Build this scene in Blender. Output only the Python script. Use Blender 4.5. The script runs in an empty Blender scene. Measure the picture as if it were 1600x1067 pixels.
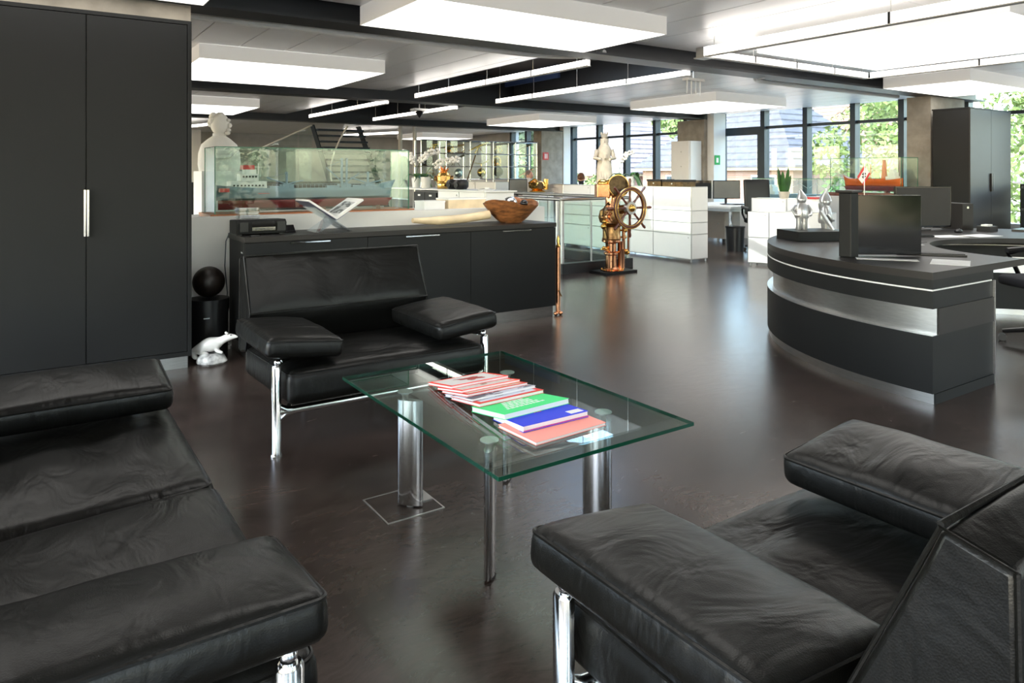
import bpy, bmesh, math, random
from mathutils import Vector, Matrix, noise, Quaternion
random.seed(7)
PI = math.pi
scene = bpy.context.scene
COL = scene.collection

# ------------------------------------------------------------------ camera
FPX, VH, CAMZ = 1123.0, 271.0, 1.30
YAW = math.atan(760 / 1123.0)
cam_d = bpy.data.cameras.new('camera'); cam = bpy.data.objects.new('camera', cam_d); COL.objects.link(cam)
cam.location = (0, 0, CAMZ); cam.rotation_euler = (PI / 2, 0, -YAW)
cam_d.sensor_fit = 'HORIZONTAL'; cam_d.sensor_width = 36.0; cam_d.lens = 36.0 * FPX / 1600.0
cam_d.shift_y = -(533.5 - VH) / 1600.0
cam_d.clip_start = 0.05; cam_d.clip_end = 400
scene.camera = cam

# ------------------------------------------------------------------ world, sun, exposure
w = bpy.data.worlds.new('World'); scene.world = w; w.use_nodes = True
wn = w.node_tree.nodes; wl = w.node_tree.links
sky = wn.new('ShaderNodeTexSky'); sky.sky_type = 'NISHITA'; sky.sun_disc = False
sky.sun_elevation = math.radians(48); sky.sun_rotation = math.radians(250); sky.air_density = 1.3; sky.dust_density = 2.0
wl.new(sky.outputs[0], wn['Background'].inputs[0]); wn['Background'].inputs[1].default_value = 1.15
sun_d = bpy.data.lights.new('sun', 'SUN'); sun_d.energy = 3.4; sun_d.angle = math.radians(0.6); sun_d.color = (1.0, 0.95, 0.86)
sun = bpy.data.objects.new('sun', sun_d); COL.objects.link(sun)
SUND = Vector((0.60, -0.20, -0.775)).normalized()
sun.rotation_euler = SUND.to_track_quat('-Z', 'Y').to_euler(); sun.location = (-10, 10, 20)
vs = scene.view_settings
vs.view_transform = 'Standard'; vs.look = 'None'; vs.exposure = 1.05; vs.gamma = 1.0; vs.use_curve_mapping = False
try:
    scene.cycles.use_denoising = True
    scene.cycles.max_bounces = 10; scene.cycles.diffuse_bounces = 4; scene.cycles.glossy_bounces = 4
    scene.cycles.transparent_max_bounces = 24; scene.cycles.sample_clamp_indirect = 6.0
    scene.cycles.caustics_reflective = False; scene.cycles.caustics_refractive = False
except Exception:
    pass
BOX_E, TUBE_E = 1.7, 2.9

# ------------------------------------------------------------------ materials
def new_mat(name):
    m = bpy.data.materials.new(name); m.use_nodes = True
    return m, m.node_tree.nodes, m.node_tree.links, m.node_tree.nodes['Principled BSDF']

def mat(name, col, rough=0.5, metal=0.0, var=0.06, nscale=6.0, bump=0.0, bscale=40.0, spec=0.5, coat=0.0, coords='Object', stretch=None):
    m, N, L, B = new_mat(name)
    B.inputs['Roughness'].default_value = rough; B.inputs['Metallic'].default_value = metal
    B.inputs['Specular IOR Level'].default_value = spec
    if coat: B.inputs['Coat Weight'].default_value = coat; B.inputs['Coat Roughness'].default_value = 0.1
    tc = N.new('ShaderNodeTexCoord'); src = tc.outputs[coords]
    if stretch:
        mp = N.new('ShaderNodeMapping'); mp.inputs['Scale'].default_value = stretch
        L.new(src, mp.inputs[0]); src = mp.outputs[0]
    nz = N.new('ShaderNodeTexNoise'); nz.inputs['Scale'].default_value = nscale; nz.inputs['Detail'].default_value = 5
    L.new(src, nz.inputs['Vector'])
    rp = N.new('ShaderNodeValToRGB')
    rp.color_ramp.elements[0].position = 0.3; rp.color_ramp.elements[1].position = 0.7
    rp.color_ramp.elements[0].color = tuple(c * (1 - var) for c in col) + (1,)
    rp.color_ramp.elements[1].color = tuple(min(1, c * (1 + var)) for c in col) + (1,)
    L.new(nz.outputs['Fac'], rp.inputs[0]); L.new(rp.outputs[0], B.inputs['Base Color'])
    if bump:
        n2 = N.new('ShaderNodeTexNoise'); n2.inputs['Scale'].default_value = bscale; n2.inputs['Detail'].default_value = 4
        L.new(src, n2.inputs['Vector'])
        bp = N.new('ShaderNodeBump'); bp.inputs['Strength'].default_value = bump; bp.inputs['Distance'].default_value = 0.01
        L.new(n2.outputs['Fac'], bp.inputs['Height']); L.new(bp.outputs[0], B.inputs['Normal'])
    return m

def emit(name, col, s):
    m, N, L, B = new_mat(name)
    B.inputs['Base Color'].default_value = (0.8, 0.8, 0.78, 1); B.inputs['Emission Color'].default_value = col + (1,)
    B.inputs['Emission Strength'].default_value = s
    return m

def pane(name, tint=(0.93, 0.985, 0.96), base=0.05, rough=0.0, top=0.75):
    m, N, L, B = new_mat(name)
    out = N['Material Output']; N.remove(B)
    tr = N.new('ShaderNodeBsdfTransparent'); tr.inputs[0].default_value = tint + (1,)
    gl = N.new('ShaderNodeBsdfGlossy'); gl.inputs['Roughness'].default_value = rough; gl.inputs[0].default_value = (0.95, 1, 0.98, 1)
    lw = N.new('ShaderNodeLayerWeight'); lw.inputs[0].default_value = 0.5
    pw = N.new('ShaderNodeMath'); pw.operation = 'POWER'; pw.inputs[1].default_value = 4.0
    ml = N.new('ShaderNodeMath'); ml.operation = 'MULTIPLY_ADD'; ml.inputs[1].default_value = top; ml.inputs[2].default_value = base
    mx = N.new('ShaderNodeMixShader')
    L.new(lw.outputs['Facing'], pw.inputs[0]); L.new(pw.outputs[0], ml.inputs[0]); L.new(ml.outputs[0], mx.inputs[0])
    L.new(tr.outputs[0], mx.inputs[1]); L.new(gl.outputs[0], mx.inputs[2]); L.new(mx.outputs[0], out.inputs[0])
    return m

def leather_mat():
    m, N, L, B = new_mat('black_leather')
    B.inputs['Base Color'].default_value = (0.0052, 0.0052, 0.0046, 1); B.inputs['Specular IOR Level'].default_value = 0.27
    tc = N.new('ShaderNodeTexCoord')
    n1 = N.new('ShaderNodeTexNoise'); n1.inputs['Scale'].default_value = 3.8; n1.inputs['Detail'].default_value = 3.0; n1.inputs['Distortion'].default_value = 0.9
    mp = N.new('ShaderNodeMapping'); mp.inputs['Scale'].default_value = (1.0, 2.2, 1.0); mp.inputs['Rotation'].default_value = (0, 0, 0.5)
    L.new(tc.outputs['Object'], mp.inputs[0]); L.new(mp.outputs[0], n1.inputs['Vector'])
    n2 = N.new('ShaderNodeTexVoronoi'); n2.inputs['Scale'].default_value = 330.0
    L.new(tc.outputs['Object'], n2.inputs['Vector'])
    b1 = N.new('ShaderNodeBump'); b1.inputs['Strength'].default_value = 0.45; b1.inputs['Distance'].default_value = 0.024
    b2 = N.new('ShaderNodeBump'); b2.inputs['Strength'].default_value = 0.12; b2.inputs['Distance'].default_value = 0.002
    L.new(n1.outputs['Fac'], b1.inputs['Height']); L.new(n2.outputs['Distance'], b2.inputs['Height'])
    L.new(b1.outputs[0], b2.inputs['Normal']); L.new(b2.outputs[0], B.inputs['Normal'])
    mr = N.new('ShaderNodeMapRange'); mr.inputs['To Min'].default_value = 0.30; mr.inputs['To Max'].default_value = 0.44
    L.new(n1.outputs['Fac'], mr.inputs[0]); L.new(mr.outputs[0], B.inputs['Roughness'])
    return m

def floor_mat():
    m, N, L, B = new_mat('polished_brown_screed')
    tc = N.new('ShaderNodeTexCoord')
    n1 = N.new('ShaderNodeTexNoise'); n1.inputs['Scale'].default_value = 0.9; n1.inputs['Detail'].default_value = 8; n1.inputs['Distortion'].default_value = 0.8
    mp = N.new('ShaderNodeMapping'); mp.inputs['Scale'].default_value = (1.0, 2.2, 1.0); mp.inputs['Rotation'].default_value = (0, 0, -0.5)
    L.new(tc.outputs['Object'], mp.inputs[0])
    n2 = N.new('ShaderNodeTexNoise'); n2.inputs['Scale'].default_value = 3.0; n2.inputs['Detail'].default_value = 7; n2.inputs['Distortion'].default_value = 0.9; n2.inputs['Roughness'].default_value = 0.6
    L.new(tc.outputs['Object'], n1.inputs['Vector']); L.new(mp.outputs[0], n2.inputs['Vector'])
    n3 = N.new('ShaderNodeTexNoise'); n3.inputs['Scale'].default_value = 16.0; n3.inputs['Detail'].default_value = 6; n3.inputs['Distortion'].default_value = 0.4; n3.inputs['Roughness'].default_value = 0.7
    mp3 = N.new('ShaderNodeMapping'); mp3.inputs['Scale'].default_value = (0.5, 2.6, 1.0); mp3.inputs['Rotation'].default_value = (0, 0, -0.7)
    wv = N.new('ShaderNodeVectorMath'); wv.operation = 'ADD'; sc3 = N.new('ShaderNodeVectorMath'); sc3.operation = 'SCALE'; sc3.inputs['Scale'].default_value = 0.9
    L.new(n1.outputs['Color'], sc3.inputs[0]); L.new(tc.outputs['Object'], wv.inputs[0]); L.new(sc3.outputs[0], wv.inputs[1]); L.new(wv.outputs[0], mp3.inputs[0]); L.new(mp3.outputs[0], n3.inputs['Vector'])
    av = N.new('ShaderNodeMath'); av.operation = 'ADD'; L.new(n3.outputs['Fac'], av.inputs[0]); L.new(n2.outputs['Fac'], av.inputs[1])
    hf = N.new('ShaderNodeMath'); hf.operation = 'MULTIPLY'; hf.inputs[1].default_value = 0.5; L.new(av.outputs[0], hf.inputs[0])
    mx = N.new('ShaderNodeMath'); mx.operation = 'ADD'; L.new(n1.outputs['Fac'], mx.inputs[0]); L.new(hf.outputs[0], mx.inputs[1])
    rp = N.new('ShaderNodeValToRGB'); e = rp.color_ramp.elements
    e[0].position = 0.40; e[0].color = (0.030, 0.0212, 0.0178, 1); e[1].position = 0.62; e[1].color = (0.078, 0.056, 0.047, 1)
    hv = N.new('ShaderNodeMath'); hv.operation = 'MULTIPLY'; hv.inputs[1].default_value = 0.5
    L.new(mx.outputs[0], hv.inputs[0]); L.new(hv.outputs[0], rp.inputs[0]); L.new(rp.outputs[0], B.inputs['Base Color'])
    mr = N.new('ShaderNodeMapRange'); mr.inputs['From Min'].default_value = 0.3; mr.inputs['From Max'].default_value = 0.7
    mr.inputs['To Min'].default_value = 0.215; mr.inputs['To Max'].default_value = 0.275
    L.new(n3.outputs['Fac'], mr.inputs[0]); L.new(mr.outputs[0], B.inputs['Roughness'])
    bp = N.new('ShaderNodeBump'); bp.inputs['Strength'].default_value = 0.006; bp.inputs['Distance'].default_value = 0.004
    L.new(n2.outputs['Fac'], bp.inputs['Height']); L.new(bp.outputs[0], B.inputs['Normal'])
    B.inputs['Specular IOR Level'].default_value = 0.5
    return m

M = {}
M['leather'] = leather_mat(); M['floor'] = floor_mat()
M['chrome'] = mat('polished_aluminium', (0.72, 0.73, 0.74), 0.13, 1.0, 0.04)
M['steel'] = mat('brushed_steel', (0.55, 0.55, 0.54), 0.3, 1.0, 0.08, 14, stretch=(1, 1, 8))
M['anthracite'] = mat('anthracite_laminate', (0.0105, 0.0112, 0.0115), 0.5, 0, 0.06, 3, spec=0.26)
M['anthra_top'] = mat('anthracite_desk_top', (0.024, 0.0215, 0.020), 0.45, 0, 0.08, 3, spec=0.3)
M['black'] = mat('black_plastic', (0.008, 0.008, 0.009), 0.35, 0, 0.1)
M['gloss_black'] = mat('gloss_black_plastic', (0.004, 0.004, 0.005), 0.08, 0, 0.1)
M['blackgap'] = mat('black_joint', (0.004, 0.004, 0.004), 0.8)
M['white'] = mat('white_paint', (0.74, 0.74, 0.72), 0.55, 0, 0.02)
M['usm'] = mat('white_powder_coat', (0.80, 0.80, 0.79), 0.32, 0, 0.01)
M['usm_beige'] = mat('beige_powder_coat', (0.62, 0.55, 0.49), 0.35, 0, 0.02)
M['panel'] = mat('ceiling_metal', (0.88, 0.88, 0.88), 0.32, 0.1, 0.02, 2)
M['boxside'] = emit('lightbox_fabric', (1.0, 0.95, 0.88), 0.10)
M['beam'] = mat('dark_steel_beam', (0.018, 0.020, 0.023), 0.42, 0.1, 0.1)
M['slab'] = mat('dark_soffit', (0.03, 0.024, 0.021), 0.7, 0, 0.15)
M['concrete'] = mat('fair_faced_concrete', (0.30, 0.27, 0.225), 0.75, 0, 0.22, 5, 0.25, 30)
M['wallgrey'] = mat('grey_render', (0.46, 0.46, 0.45), 0.8, 0, 0.1, 3)
M['mullion'] = mat('dark_blue_frame', (0.020, 0.032, 0.042), 0.4, 0.2, 0.1)
M['blue_steel'] = mat('dark_blue_steel', (0.018, 0.032, 0.05), 0.4, 0.1, 0.1)
M['blue'] = mat('sky_stand_in', (0.015, 0.035, 0.10), 0.6)
M['brass'] = mat('polished_brass', (0.78, 0.47, 0.13), 0.2, 1.0, 0.15, 20)
M['copper'] = mat('polished_copper', (0.80, 0.38, 0.20), 0.2, 1.0, 0.15, 20)
M['bronze'] = mat('aged_bronze', (0.42, 0.24, 0.10), 0.33, 1.0, 0.35, 25)
M['darkbrass'] = mat('dark_bronze', (0.10, 0.065, 0.03), 0.4, 0.8, 0.4, 25)
M['mahogany'] = mat('mahogany', (0.13, 0.035, 0.018), 0.35, 0, 0.3, 12, coat=0.4)
M['teak'] = mat('oiled_teak', (0.36, 0.125, 0.040), 0.42, 0, 0.25, 9, stretch=(1, 8, 8))
M['bowl'] = mat('carved_root_wood', (0.25, 0.10, 0.035), 0.45, 0, 0.6, 14, 0.6, 26, stretch=(1, 1, 3))
M['ivory'] = mat('pale_ivory', (0.72, 0.58, 0.38), 0.4, 0, 0.15, 8)
M['plaster'] = mat('white_plaster', (0.72, 0.70, 0.66), 0.75, 0, 0.05, 12, 0.25, 30)
M['stone'] = mat('cream_stone', (0.60, 0.54, 0.44), 0.8, 0, 0.12, 10, 0.35, 24)
M['porcelain'] = mat('white_porcelain', (0.78, 0.78, 0.76), 0.18, 0, 0.05, coat=0.4)
M['porc_grey'] = mat('grey_veined_porcelain', (0.45, 0.46, 0.46), 0.25, 0, 0.85, 18, coat=0.3)
M['silver'] = mat('silver_lacquer', (0.66, 0.68, 0.70), 0.28, 0.75, 0.12, 20)
M['glass'] = pane('clear_glass'); M['tglass'] = pane('table_glass', (0.86, 0.93, 0.885), 0.055, 0.0, 0.85)
M['wglass'] = pane('window_glass', (0.93, 0.97, 0.97), 0.03)
M['caseglass'] = pane('showcase_glass', (0.94, 0.985, 0.97), 0.020, 0.0, 0.75)
M['gedge'] = mat('green_glass_edge', (0.012, 0.16, 0.085), 0.12, 0, 0.2)
M['tedge'] = mat('dark_green_glass_edge', (0.004, 0.055, 0.03), 0.1, 0, 0.3)
M['acrylic'] = pane('clear_acrylic', (0.88, 0.9, 0.95), 0.12)
M['box_e'] = emit('lightbox_diffuser', (1.0, 0.975, 0.925), BOX_E)
M['tube_e'] = emit('light_tube', (1.0, 0.94, 0.88), TUBE_E)
M['screen'] = mat('grey_screen', (0.20, 0.20, 0.18), 0.25)
M['paper'] = mat('white_paper', (0.80, 0.80, 0.79), 0.6, 0, 0.03)
M['red'] = mat('red_paint', (0.55, 0.03, 0.03), 0.4); M['hullred'] = mat('dull_red_hull', (0.17, 0.022, 0.026), 0.45, 0, 0.15)
M['orange'] = mat('orange_paint', (0.75, 0.13, 0.01), 0.4); M['shipgrey'] = mat('blue_grey_ship_paint', (0.22, 0.30, 0.36), 0.45)
M['leaf'] = mat('dark_green_leaf', (0.03, 0.11, 0.02), 0.4, 0, 0.4); M['petal'] = mat('white_petal', (0.85, 0.83, 0.8), 0.6)
M['stem'] = mat('green_stem', (0.08, 0.14, 0.03), 0.5); M['soil'] = mat('brown_bark', (0.08, 0.045, 0.03), 0.9, 0, 0.5, 30)
M['skin'] = mat('skin', (0.55, 0.30, 0.22), 0.5); M['hair_grey'] = mat('grey_hair', (0.16, 0.12, 0.11), 0.7, 0, 0.3, 60)
M['hair_brown'] = mat('brown_hair', (0.13, 0.05, 0.02), 0.6, 0, 0.3, 60); M['shirt'] = mat('pale_shirt', (0.6, 0.58, 0.6), 0.8)
M['darkcloth'] = mat('dark_cloth', (0.02, 0.022, 0.03), 0.9)
M['tree'] = mat('bright_green_foliage', (0.115, 0.165, 0.04), 0.7, 0, 0.45, 1.5); M['tree2'] = mat('dark_foliage', (0.05, 0.075, 0.035), 0.7, 0, 0.5, 1.2)  # brighter and darker leaf green for different trees
M['bark'] = mat('bark', (0.10, 0.07, 0.05), 0.9, 0, 0.4, 12); M['grass'] = mat('lawn_and_paving', (0.30, 0.29, 0.25), 0.9, 0, 0.25, 0.6)
M['tile_grey'] = mat('grey_roof_tile', (0.055, 0.054, 0.062), 0.7, 0, 0.25, 3); M['tile_pink'] = mat('weathered_roof_tile', (0.125, 0.11, 0.118), 0.75, 0, 0.25, 3)
M['tile_red'] = mat('red_roof_tile', (0.17, 0.085, 0.06), 0.75, 0, 0.3, 3)
M['cream'] = mat('cream_render', (0.30, 0.26, 0.17), 0.8); M['pinkwall'] = mat('pink_render', (0.28, 0.17, 0.155), 0.8)
def brick_mat():
    m, N, L, B = new_mat('far_brickwork'); tc = N.new('ShaderNodeTexCoord'); mp = N.new('ShaderNodeMapping'); mp.inputs['Rotation'].default_value = (PI / 2, 0, PI / 2)
    b = N.new('ShaderNodeTexBrick'); b.inputs['Scale'].default_value = 4.0; b.inputs['Color1'].default_value = (0.20, 0.105, 0.07, 1)
    b.inputs['Color2'].default_value = (0.23, 0.14, 0.10, 1); b.inputs['Mortar'].default_value = (0.26, 0.22, 0.19, 1)
    L.new(tc.outputs['Object'], mp.inputs[0]); L.new(mp.outputs[0], b.inputs[0]); L.new(b.outputs[0], B.inputs['Base Color']); B.inputs['Roughness'].default_value = 0.85
    return m
M['brick'] = brick_mat()

# ------------------------------------------------------------------ mesh helpers
class MB:
    def __init__(s): s.v = []; s.f = []; s.mi = []; s.cur = 0
    def add(s, vs, fs):
        o = len(s.v); s.v += [tuple(p) for p in vs]; s.f += [tuple(i + o for i in f) for f in fs]; s.mi += [s.cur] * len(fs); return s
    def box(s, x0, x1, y0, y1, z0, z1):
        x0, x1 = min(x0, x1), max(x0, x1); y0, y1 = min(y0, y1), max(y0, y1); z0, z1 = min(z0, z1), max(z0, z1)
        return s.add([(x0,y0,z0),(x1,y0,z0),(x1,y1,z0),(x0,y1,z0),(x0,y0,z1),(x1,y0,z1),(x1,y1,z1),(x0,y1,z1)],
                     [(0,3,2,1),(4,5,6,7),(0,1,5,4),(1,2,6,5),(2,3,7,6),(3,0,4,7)])
    def obox(s, c, size, rot=(0, 0, 0)):
        t = MB().box(-size[0]/2, size[0]/2, -size[1]/2, size[1]/2, -size[2]/2, size[2]/2)
        return s.merge(t, Matrix.Translation(c) @ (Matrix.Rotation(rot[2], 4, 'Z') @ Matrix.Rotation(rot[1], 4, 'Y') @ Matrix.Rotation(rot[0], 4, 'X')))
    def merge(s, o, mtx=None):
        vs = [mtx @ Vector(p) for p in o.v] if mtx else o.v
        n = len(s.v); s.v += [tuple(p) for p in vs]; s.f += [tuple(i + n for i in f) for f in o.f]; s.mi += [m if m else s.cur for m in o.mi]; return s
    def tube(s, pts, r, n=8, closed=False, cap=True):
        pts = [Vector(p) for p in pts]; k = len(pts); rs = r if isinstance(r, (list, tuple)) else [r] * k
        vs = []; up = None
        for i, p in enumerate(pts):
            a = pts[(i - 1) % k] if (closed or i > 0) else p; b = pts[(i + 1) % k] if (closed or i < k - 1) else p
            t = (b - a); t = t.normalized() if t.length > 1e-9 else Vector((0, 0, 1))
            if up is None:
                up = Vector((0, 0, 1)) if abs(t.z) < 0.9 else Vector((1, 0, 0))
            u = (up - t * up.dot(t)); u = u.normalized() if u.length > 1e-6 else t.orthogonal().normalized(); up = u; q = t.cross(u)
            for j in range(n):
                an = 2 * PI * j / n; vs.append(p + (u * math.cos(an) + q * math.sin(an)) * rs[i])
        fs = []
        for i in range(k if closed else k - 1):
            a, b = i * n, ((i + 1) % k) * n
            for j in range(n): fs.append((a + j, a + (j + 1) % n, b + (j + 1) % n, b + j))
        if cap and not closed: fs += [tuple(reversed(range(n))), tuple(range((k - 1) * n, k * n))]
        return s.add(vs, fs)
    def cyl(s, p0, p1, r0, r1=None, n=14): return s.tube([p0, p1], [r0, r0 if r1 is None else r1], n)
    def lathe(s, prof, c=(0, 0, 0), n=20, sx=1.0, sy=1.0, cap=True):
        vs = []; 
        for r, z in prof:
            for j in range(n):
                a = 2 * PI * j / n; vs.append((c[0] + r * sx * math.cos(a), c[1] + r * sy * math.sin(a), c[2] + z))
        fs = []
        for i in range(len(prof) - 1):
            for j in range(n): fs.append((i*n+j, i*n+(j+1) % n, (i+1)*n+(j+1) % n, (i+1)*n+j))
        if cap: fs += [tuple(reversed(range(n))), tuple(range((len(prof)-1)*n, len(prof)*n))]
        return s.add(vs, fs)
    def prism(s, poly, z0, z1):
        n = len(poly)
        return s.add([(x, y, z0) for x, y in poly] + [(x, y, z1) for x, y in poly],
                     [tuple(reversed(range(n))), tuple(range(n, 2*n))] + [(i, (i+1) % n, n+(i+1) % n, n+i) for i in range(n)])
    def prism_x(s, poly, x0, x1):   # poly in (y,z)
        n = len(poly)
        return s.add([(x0, y, z) for y, z in poly] + [(x1, y, z) for y, z in poly],
                     [tuple(reversed(range(n))), tuple(range(n, 2*n))] + [(i, (i+1) % n, n+(i+1) % n, n+i) for i in range(n)])
    def prism_y(s, poly, y0, y1):   # poly in (x,z)
        n = len(poly)
        return s.add([(x, y0, z) for x, z in poly] + [(x, y1, z) for x, z in poly],
                     [tuple(range(n)), tuple(reversed(range(n, 2*n)))] + [(i, n+i, n+(i+1) % n, (i+1) % n) for i in range(n)])
    def ell(s, c, r, nu=14, nv=8, rot=None):
        r = (r, r, r) if not isinstance(r, (tuple, list)) else r
        vs = [Vector((0, 0, -r[2]))]
        for i in range(1, nv):
            t = -PI/2 + PI * i / nv
            for j in range(nu):
                a = 2*PI*j/nu; vs.append(Vector((r[0]*math.cos(t)*math.cos(a), r[1]*math.cos(t)*math.sin(a), r[2]*math.sin(t))))
        vs.append(Vector((0, 0, r[2]))); fs = []
        for j in range(nu): fs.append((0, 1+(j+1) % nu, 1+j))
        for i in range(nv-2):
            for j in range(nu): fs.append((1+i*nu+j, 1+i*nu+(j+1) % nu, 1+(i+1)*nu+(j+1) % nu, 1+(i+1)*nu+j))
        k = 1+(nv-2)*nu; t = len(vs)-1
        for j in range(nu): fs.append((k+j, k+(j+1) % nu, t))
        R = Matrix.Identity(3) if rot is None else (Matrix.Rotation(rot[2], 3, 'Z') @ Matrix.Rotation(rot[1], 3, 'Y') @ Matrix.Rotation(rot[0], 3, 'X'))
        return s.add([R @ p + Vector(c) for p in vs], fs)
    def arc_wall(s, c, r0, r1, a0, a1, z0, z1, n=64):
        vs = []
        for i in range(n + 1):
            a = a0 + (a1 - a0) * i / n; ca, sa = math.cos(a), math.sin(a)
            vs += [(c[0]+r0*ca, c[1]+r0*sa, z0), (c[0]+r1*ca, c[1]+r1*sa, z0), (c[0]+r1*ca, c[1]+r1*sa, z1), (c[0]+r0*ca, c[1]+r0*sa, z1)]
        fs = [(0, 1, 2, 3), (4*n+3, 4*n+2, 4*n+1, 4*n)]
        for i in range(n):
            a, b = 4*i, 4*i+4
            for k in range(4): fs.append((a+k, b+k, b+(k+1) % 4, a+(k+1) % 4))
        return s.add(vs, fs)
    def build(s, name, m, parent=None, local=False, smooth=False, bevel=0.0, ang=38):
        me = bpy.data.meshes.new(name); off = Vector((0, 0, 0))
        q_ = parent
        while q_ is not None and not local: off = off + q_.location; q_ = q_.parent
        me.from_pydata([(p[0]-off[0], p[1]-off[1], p[2]-off[2]) for p in s.v], [], s.f)
        for mm in (m if isinstance(m, (list, tuple)) else [m]): me.materials.append(M[mm] if isinstance(mm, str) else mm)
        if isinstance(m, (list, tuple)): me.polygons.foreach_set('material_index', s.mi)
        bm = bmesh.new(); bm.from_mesh(me); bmesh.ops.recalc_face_normals(bm, faces=bm.faces); bm.to_mesh(me); bm.free()
        if smooth:
            me.polygons.foreach_set('use_smooth', [True] * len(me.polygons)); me.set_sharp_from_angle(angle=math.radians(ang))
        o = bpy.data.objects.new(name, me); COL.objects.link(o)
        if parent is not None: o.parent = parent
        if bevel:
            b = o.modifiers.new('edge', 'BEVEL'); b.width = bevel; b.segments = 2; b.limit_method = 'ANGLE'; b.angle_limit = math.radians(40)
        return o

def tag(o, label=None, cat=None, group=None, kind=None):
    if label: o['label'] = label
    if cat: o['category'] = cat
    if group: o['group'] = group
    if kind: o['kind'] = kind
    return o
def T(name, label, cat, loc=(0, 0, 0), rz=0.0, group=None):
    o = bpy.data.objects.new(name, None); COL.objects.link(o); o.empty_display_size = 0.1
    o.location = loc; o.rotation_euler = (0, 0, rz); return tag(o, label, cat, group)
def S(name, mb, m, label=None, bevel=0.0):
    o = mb.build(name, m, bevel=bevel); return tag(o, label, None, None, 'structure')
def copy_tree(o, parent=None):
    c = o.copy(); COL.objects.link(c); c.parent = parent
    for ch in list(o.children): copy_tree(ch, c)
    return c
def bx(*a): return MB().box(*a)

def rbox(sx, sy, sz, r, n=18, puff=0.0, puff_b=0.0, wr=0.0, seed=0, nz=6):
    """soft upholstered block: rounded edges, domed top, light creases"""
    hx, hy, hz = sx/2, sy/2, sz/2; mb = MB(); idx = {}
    def pt(p):
        q = Vector((max(-hx+r, min(hx-r, p.x)), max(-hy+r, min(hy-r, p.y)), max(-hz+r, min(hz-r, p.z)))); d = p - q
        if d.length > 1e-9: p = q + d.normalized() * r
        u, v = p.x/hx, p.y/hy; dome = max(0, (1-u*u))**0.5 * max(0, (1-v*v))**0.5
        if p.z > 0: p.z += puff * dome
        else: p.z -= puff_b * dome
        if wr:
            p.z += wr * dome * noise.noise(Vector((p.x*4+seed, p.y*8, seed*1.3)), noise_basis='PERLIN_ORIGINAL') * (1 if p.z > 0 else 0)
        return p
    def grid(k): 
        return [-1 + 2*i/k for i in range(k+1)]
    def face(fn, ka, kb, flip):
        ids = []
        for a in grid(ka):
            row = []
            for b in grid(kb):
                p = fn(a, b); key = (round(p.x, 5), round(p.y, 5), round(p.z, 5))
                if key not in idx: idx[key] = len(mb.v); mb.v.append(tuple(pt(Vector(p))))
                row.append(idx[key])
            ids.append(row)
        for i in range(ka):
            for j in range(kb):
                f = (ids[i][j], ids[i+1][j], ids[i+1][j+1], ids[i][j+1]); mb.f.append(f[::-1] if flip else f); mb.mi.append(0)
    def w(t, h):   # cluster samples towards the rim
        e = max(0.0, 1 - 2.2*r/h); return h * t if n < 6 else h * (math.copysign(1, t) * (abs(t)**0.75 if abs(t) < 1 else 1))
    for sgn in (1, -1): face(lambda a, b: Vector((w(a, hx), w(b, hy), sgn*hz)), n, n, sgn < 0)
    for sgn in (1, -1): face(lambda a, b: Vector((w(a, hx), sgn*hy, b*hz)), n, nz, sgn > 0)
    for sgn in (1, -1): face(lambda a, b: Vector((sgn*hx, w(a, hy), b*hz)), n, nz, sgn < 0)
    return mb

# ================================================================== STRUCTURE
XF = 13.8          # window facade plane
CZ, BZ = 2.70, 2.55
S('floor', bx(-4, 14.0, -5, 26, -0.25, 0), 'floor')
# slab with one skylight opening above the void
sl = MB()
SX0, SX1, SY0, SY1 = 5.75, 7.05, 6.45, 8.75
for b in ((-4, SX0, -5, 26), (SX1, 14.1, -5, 26), (SX0, SX1, -5, SY0), (SX0, SX1, SY1, 26)): sl.box(b[0], b[1], b[2], b[3], 3.12, 3.4)
S('ceiling', sl, 'slab', 'dark soffit above the hung ceiling')
sk = bx(SX0-0.05, SX1+0.05, SY0-0.05, SY1+0.05, 3.41, 3.42).build('window_9', 'wglass'); tag(sk, 'skylight pane over the dark ceiling void', kind='structure')
# walls
lw = MB()
lw.box(-4.2, -4, -5, 26, -0.2, 0.5).box(-4.2, -4, -5, 26, 2.6, 3.2)
for y in (-5, -1.6, 1.8, 5.2, 8.6, 12.0, 15.4, 18.8, 22.2, 25.5): lw.box(-4.2, -4, y, y+0.5, 0.5, 2.6)
S('wall_left', lw, 'white')
rw = MB(); rw.box(-4, 14, -5.2, -5, -0.2, 0.4).box(-4, 14, -5.2, -5, 2.65, 3.2)
for x in (-4, -1.2, 1.8, 4.8, 7.8, 10.8, 13.6): rw.box(x, x+0.4, -5.2, -5, 0.4, 2.65)
S('wall_near', rw, 'white')
bw = MB(); bw.box(-4, 14, 26, 26.2, 0, 3.2); S('wall_right_far', bx(XF, XF+0.25, 20.35, 26, 0.45, 2.72), 'wallgrey')
S('wall_back', bw, 'wallgrey')
# right part of the facade: plain below sill and head; solid beyond the reception
fw = MB(); fw.box(XF, XF+0.25, -5, 10.15, -0.2, 0.45).box(XF, XF+0.25, 12.4, 26, -0.2, 0.45).box(XF, XF+0.25, 10.15, 12.4, -0.2, 0.0).box(XF, XF+0.25, -5, 26, 2.72, 3.2).box(XF, XF+0.25, -5, 2.2, 0.45, 2.72)
S('wall_right', fw, 'white')
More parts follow.
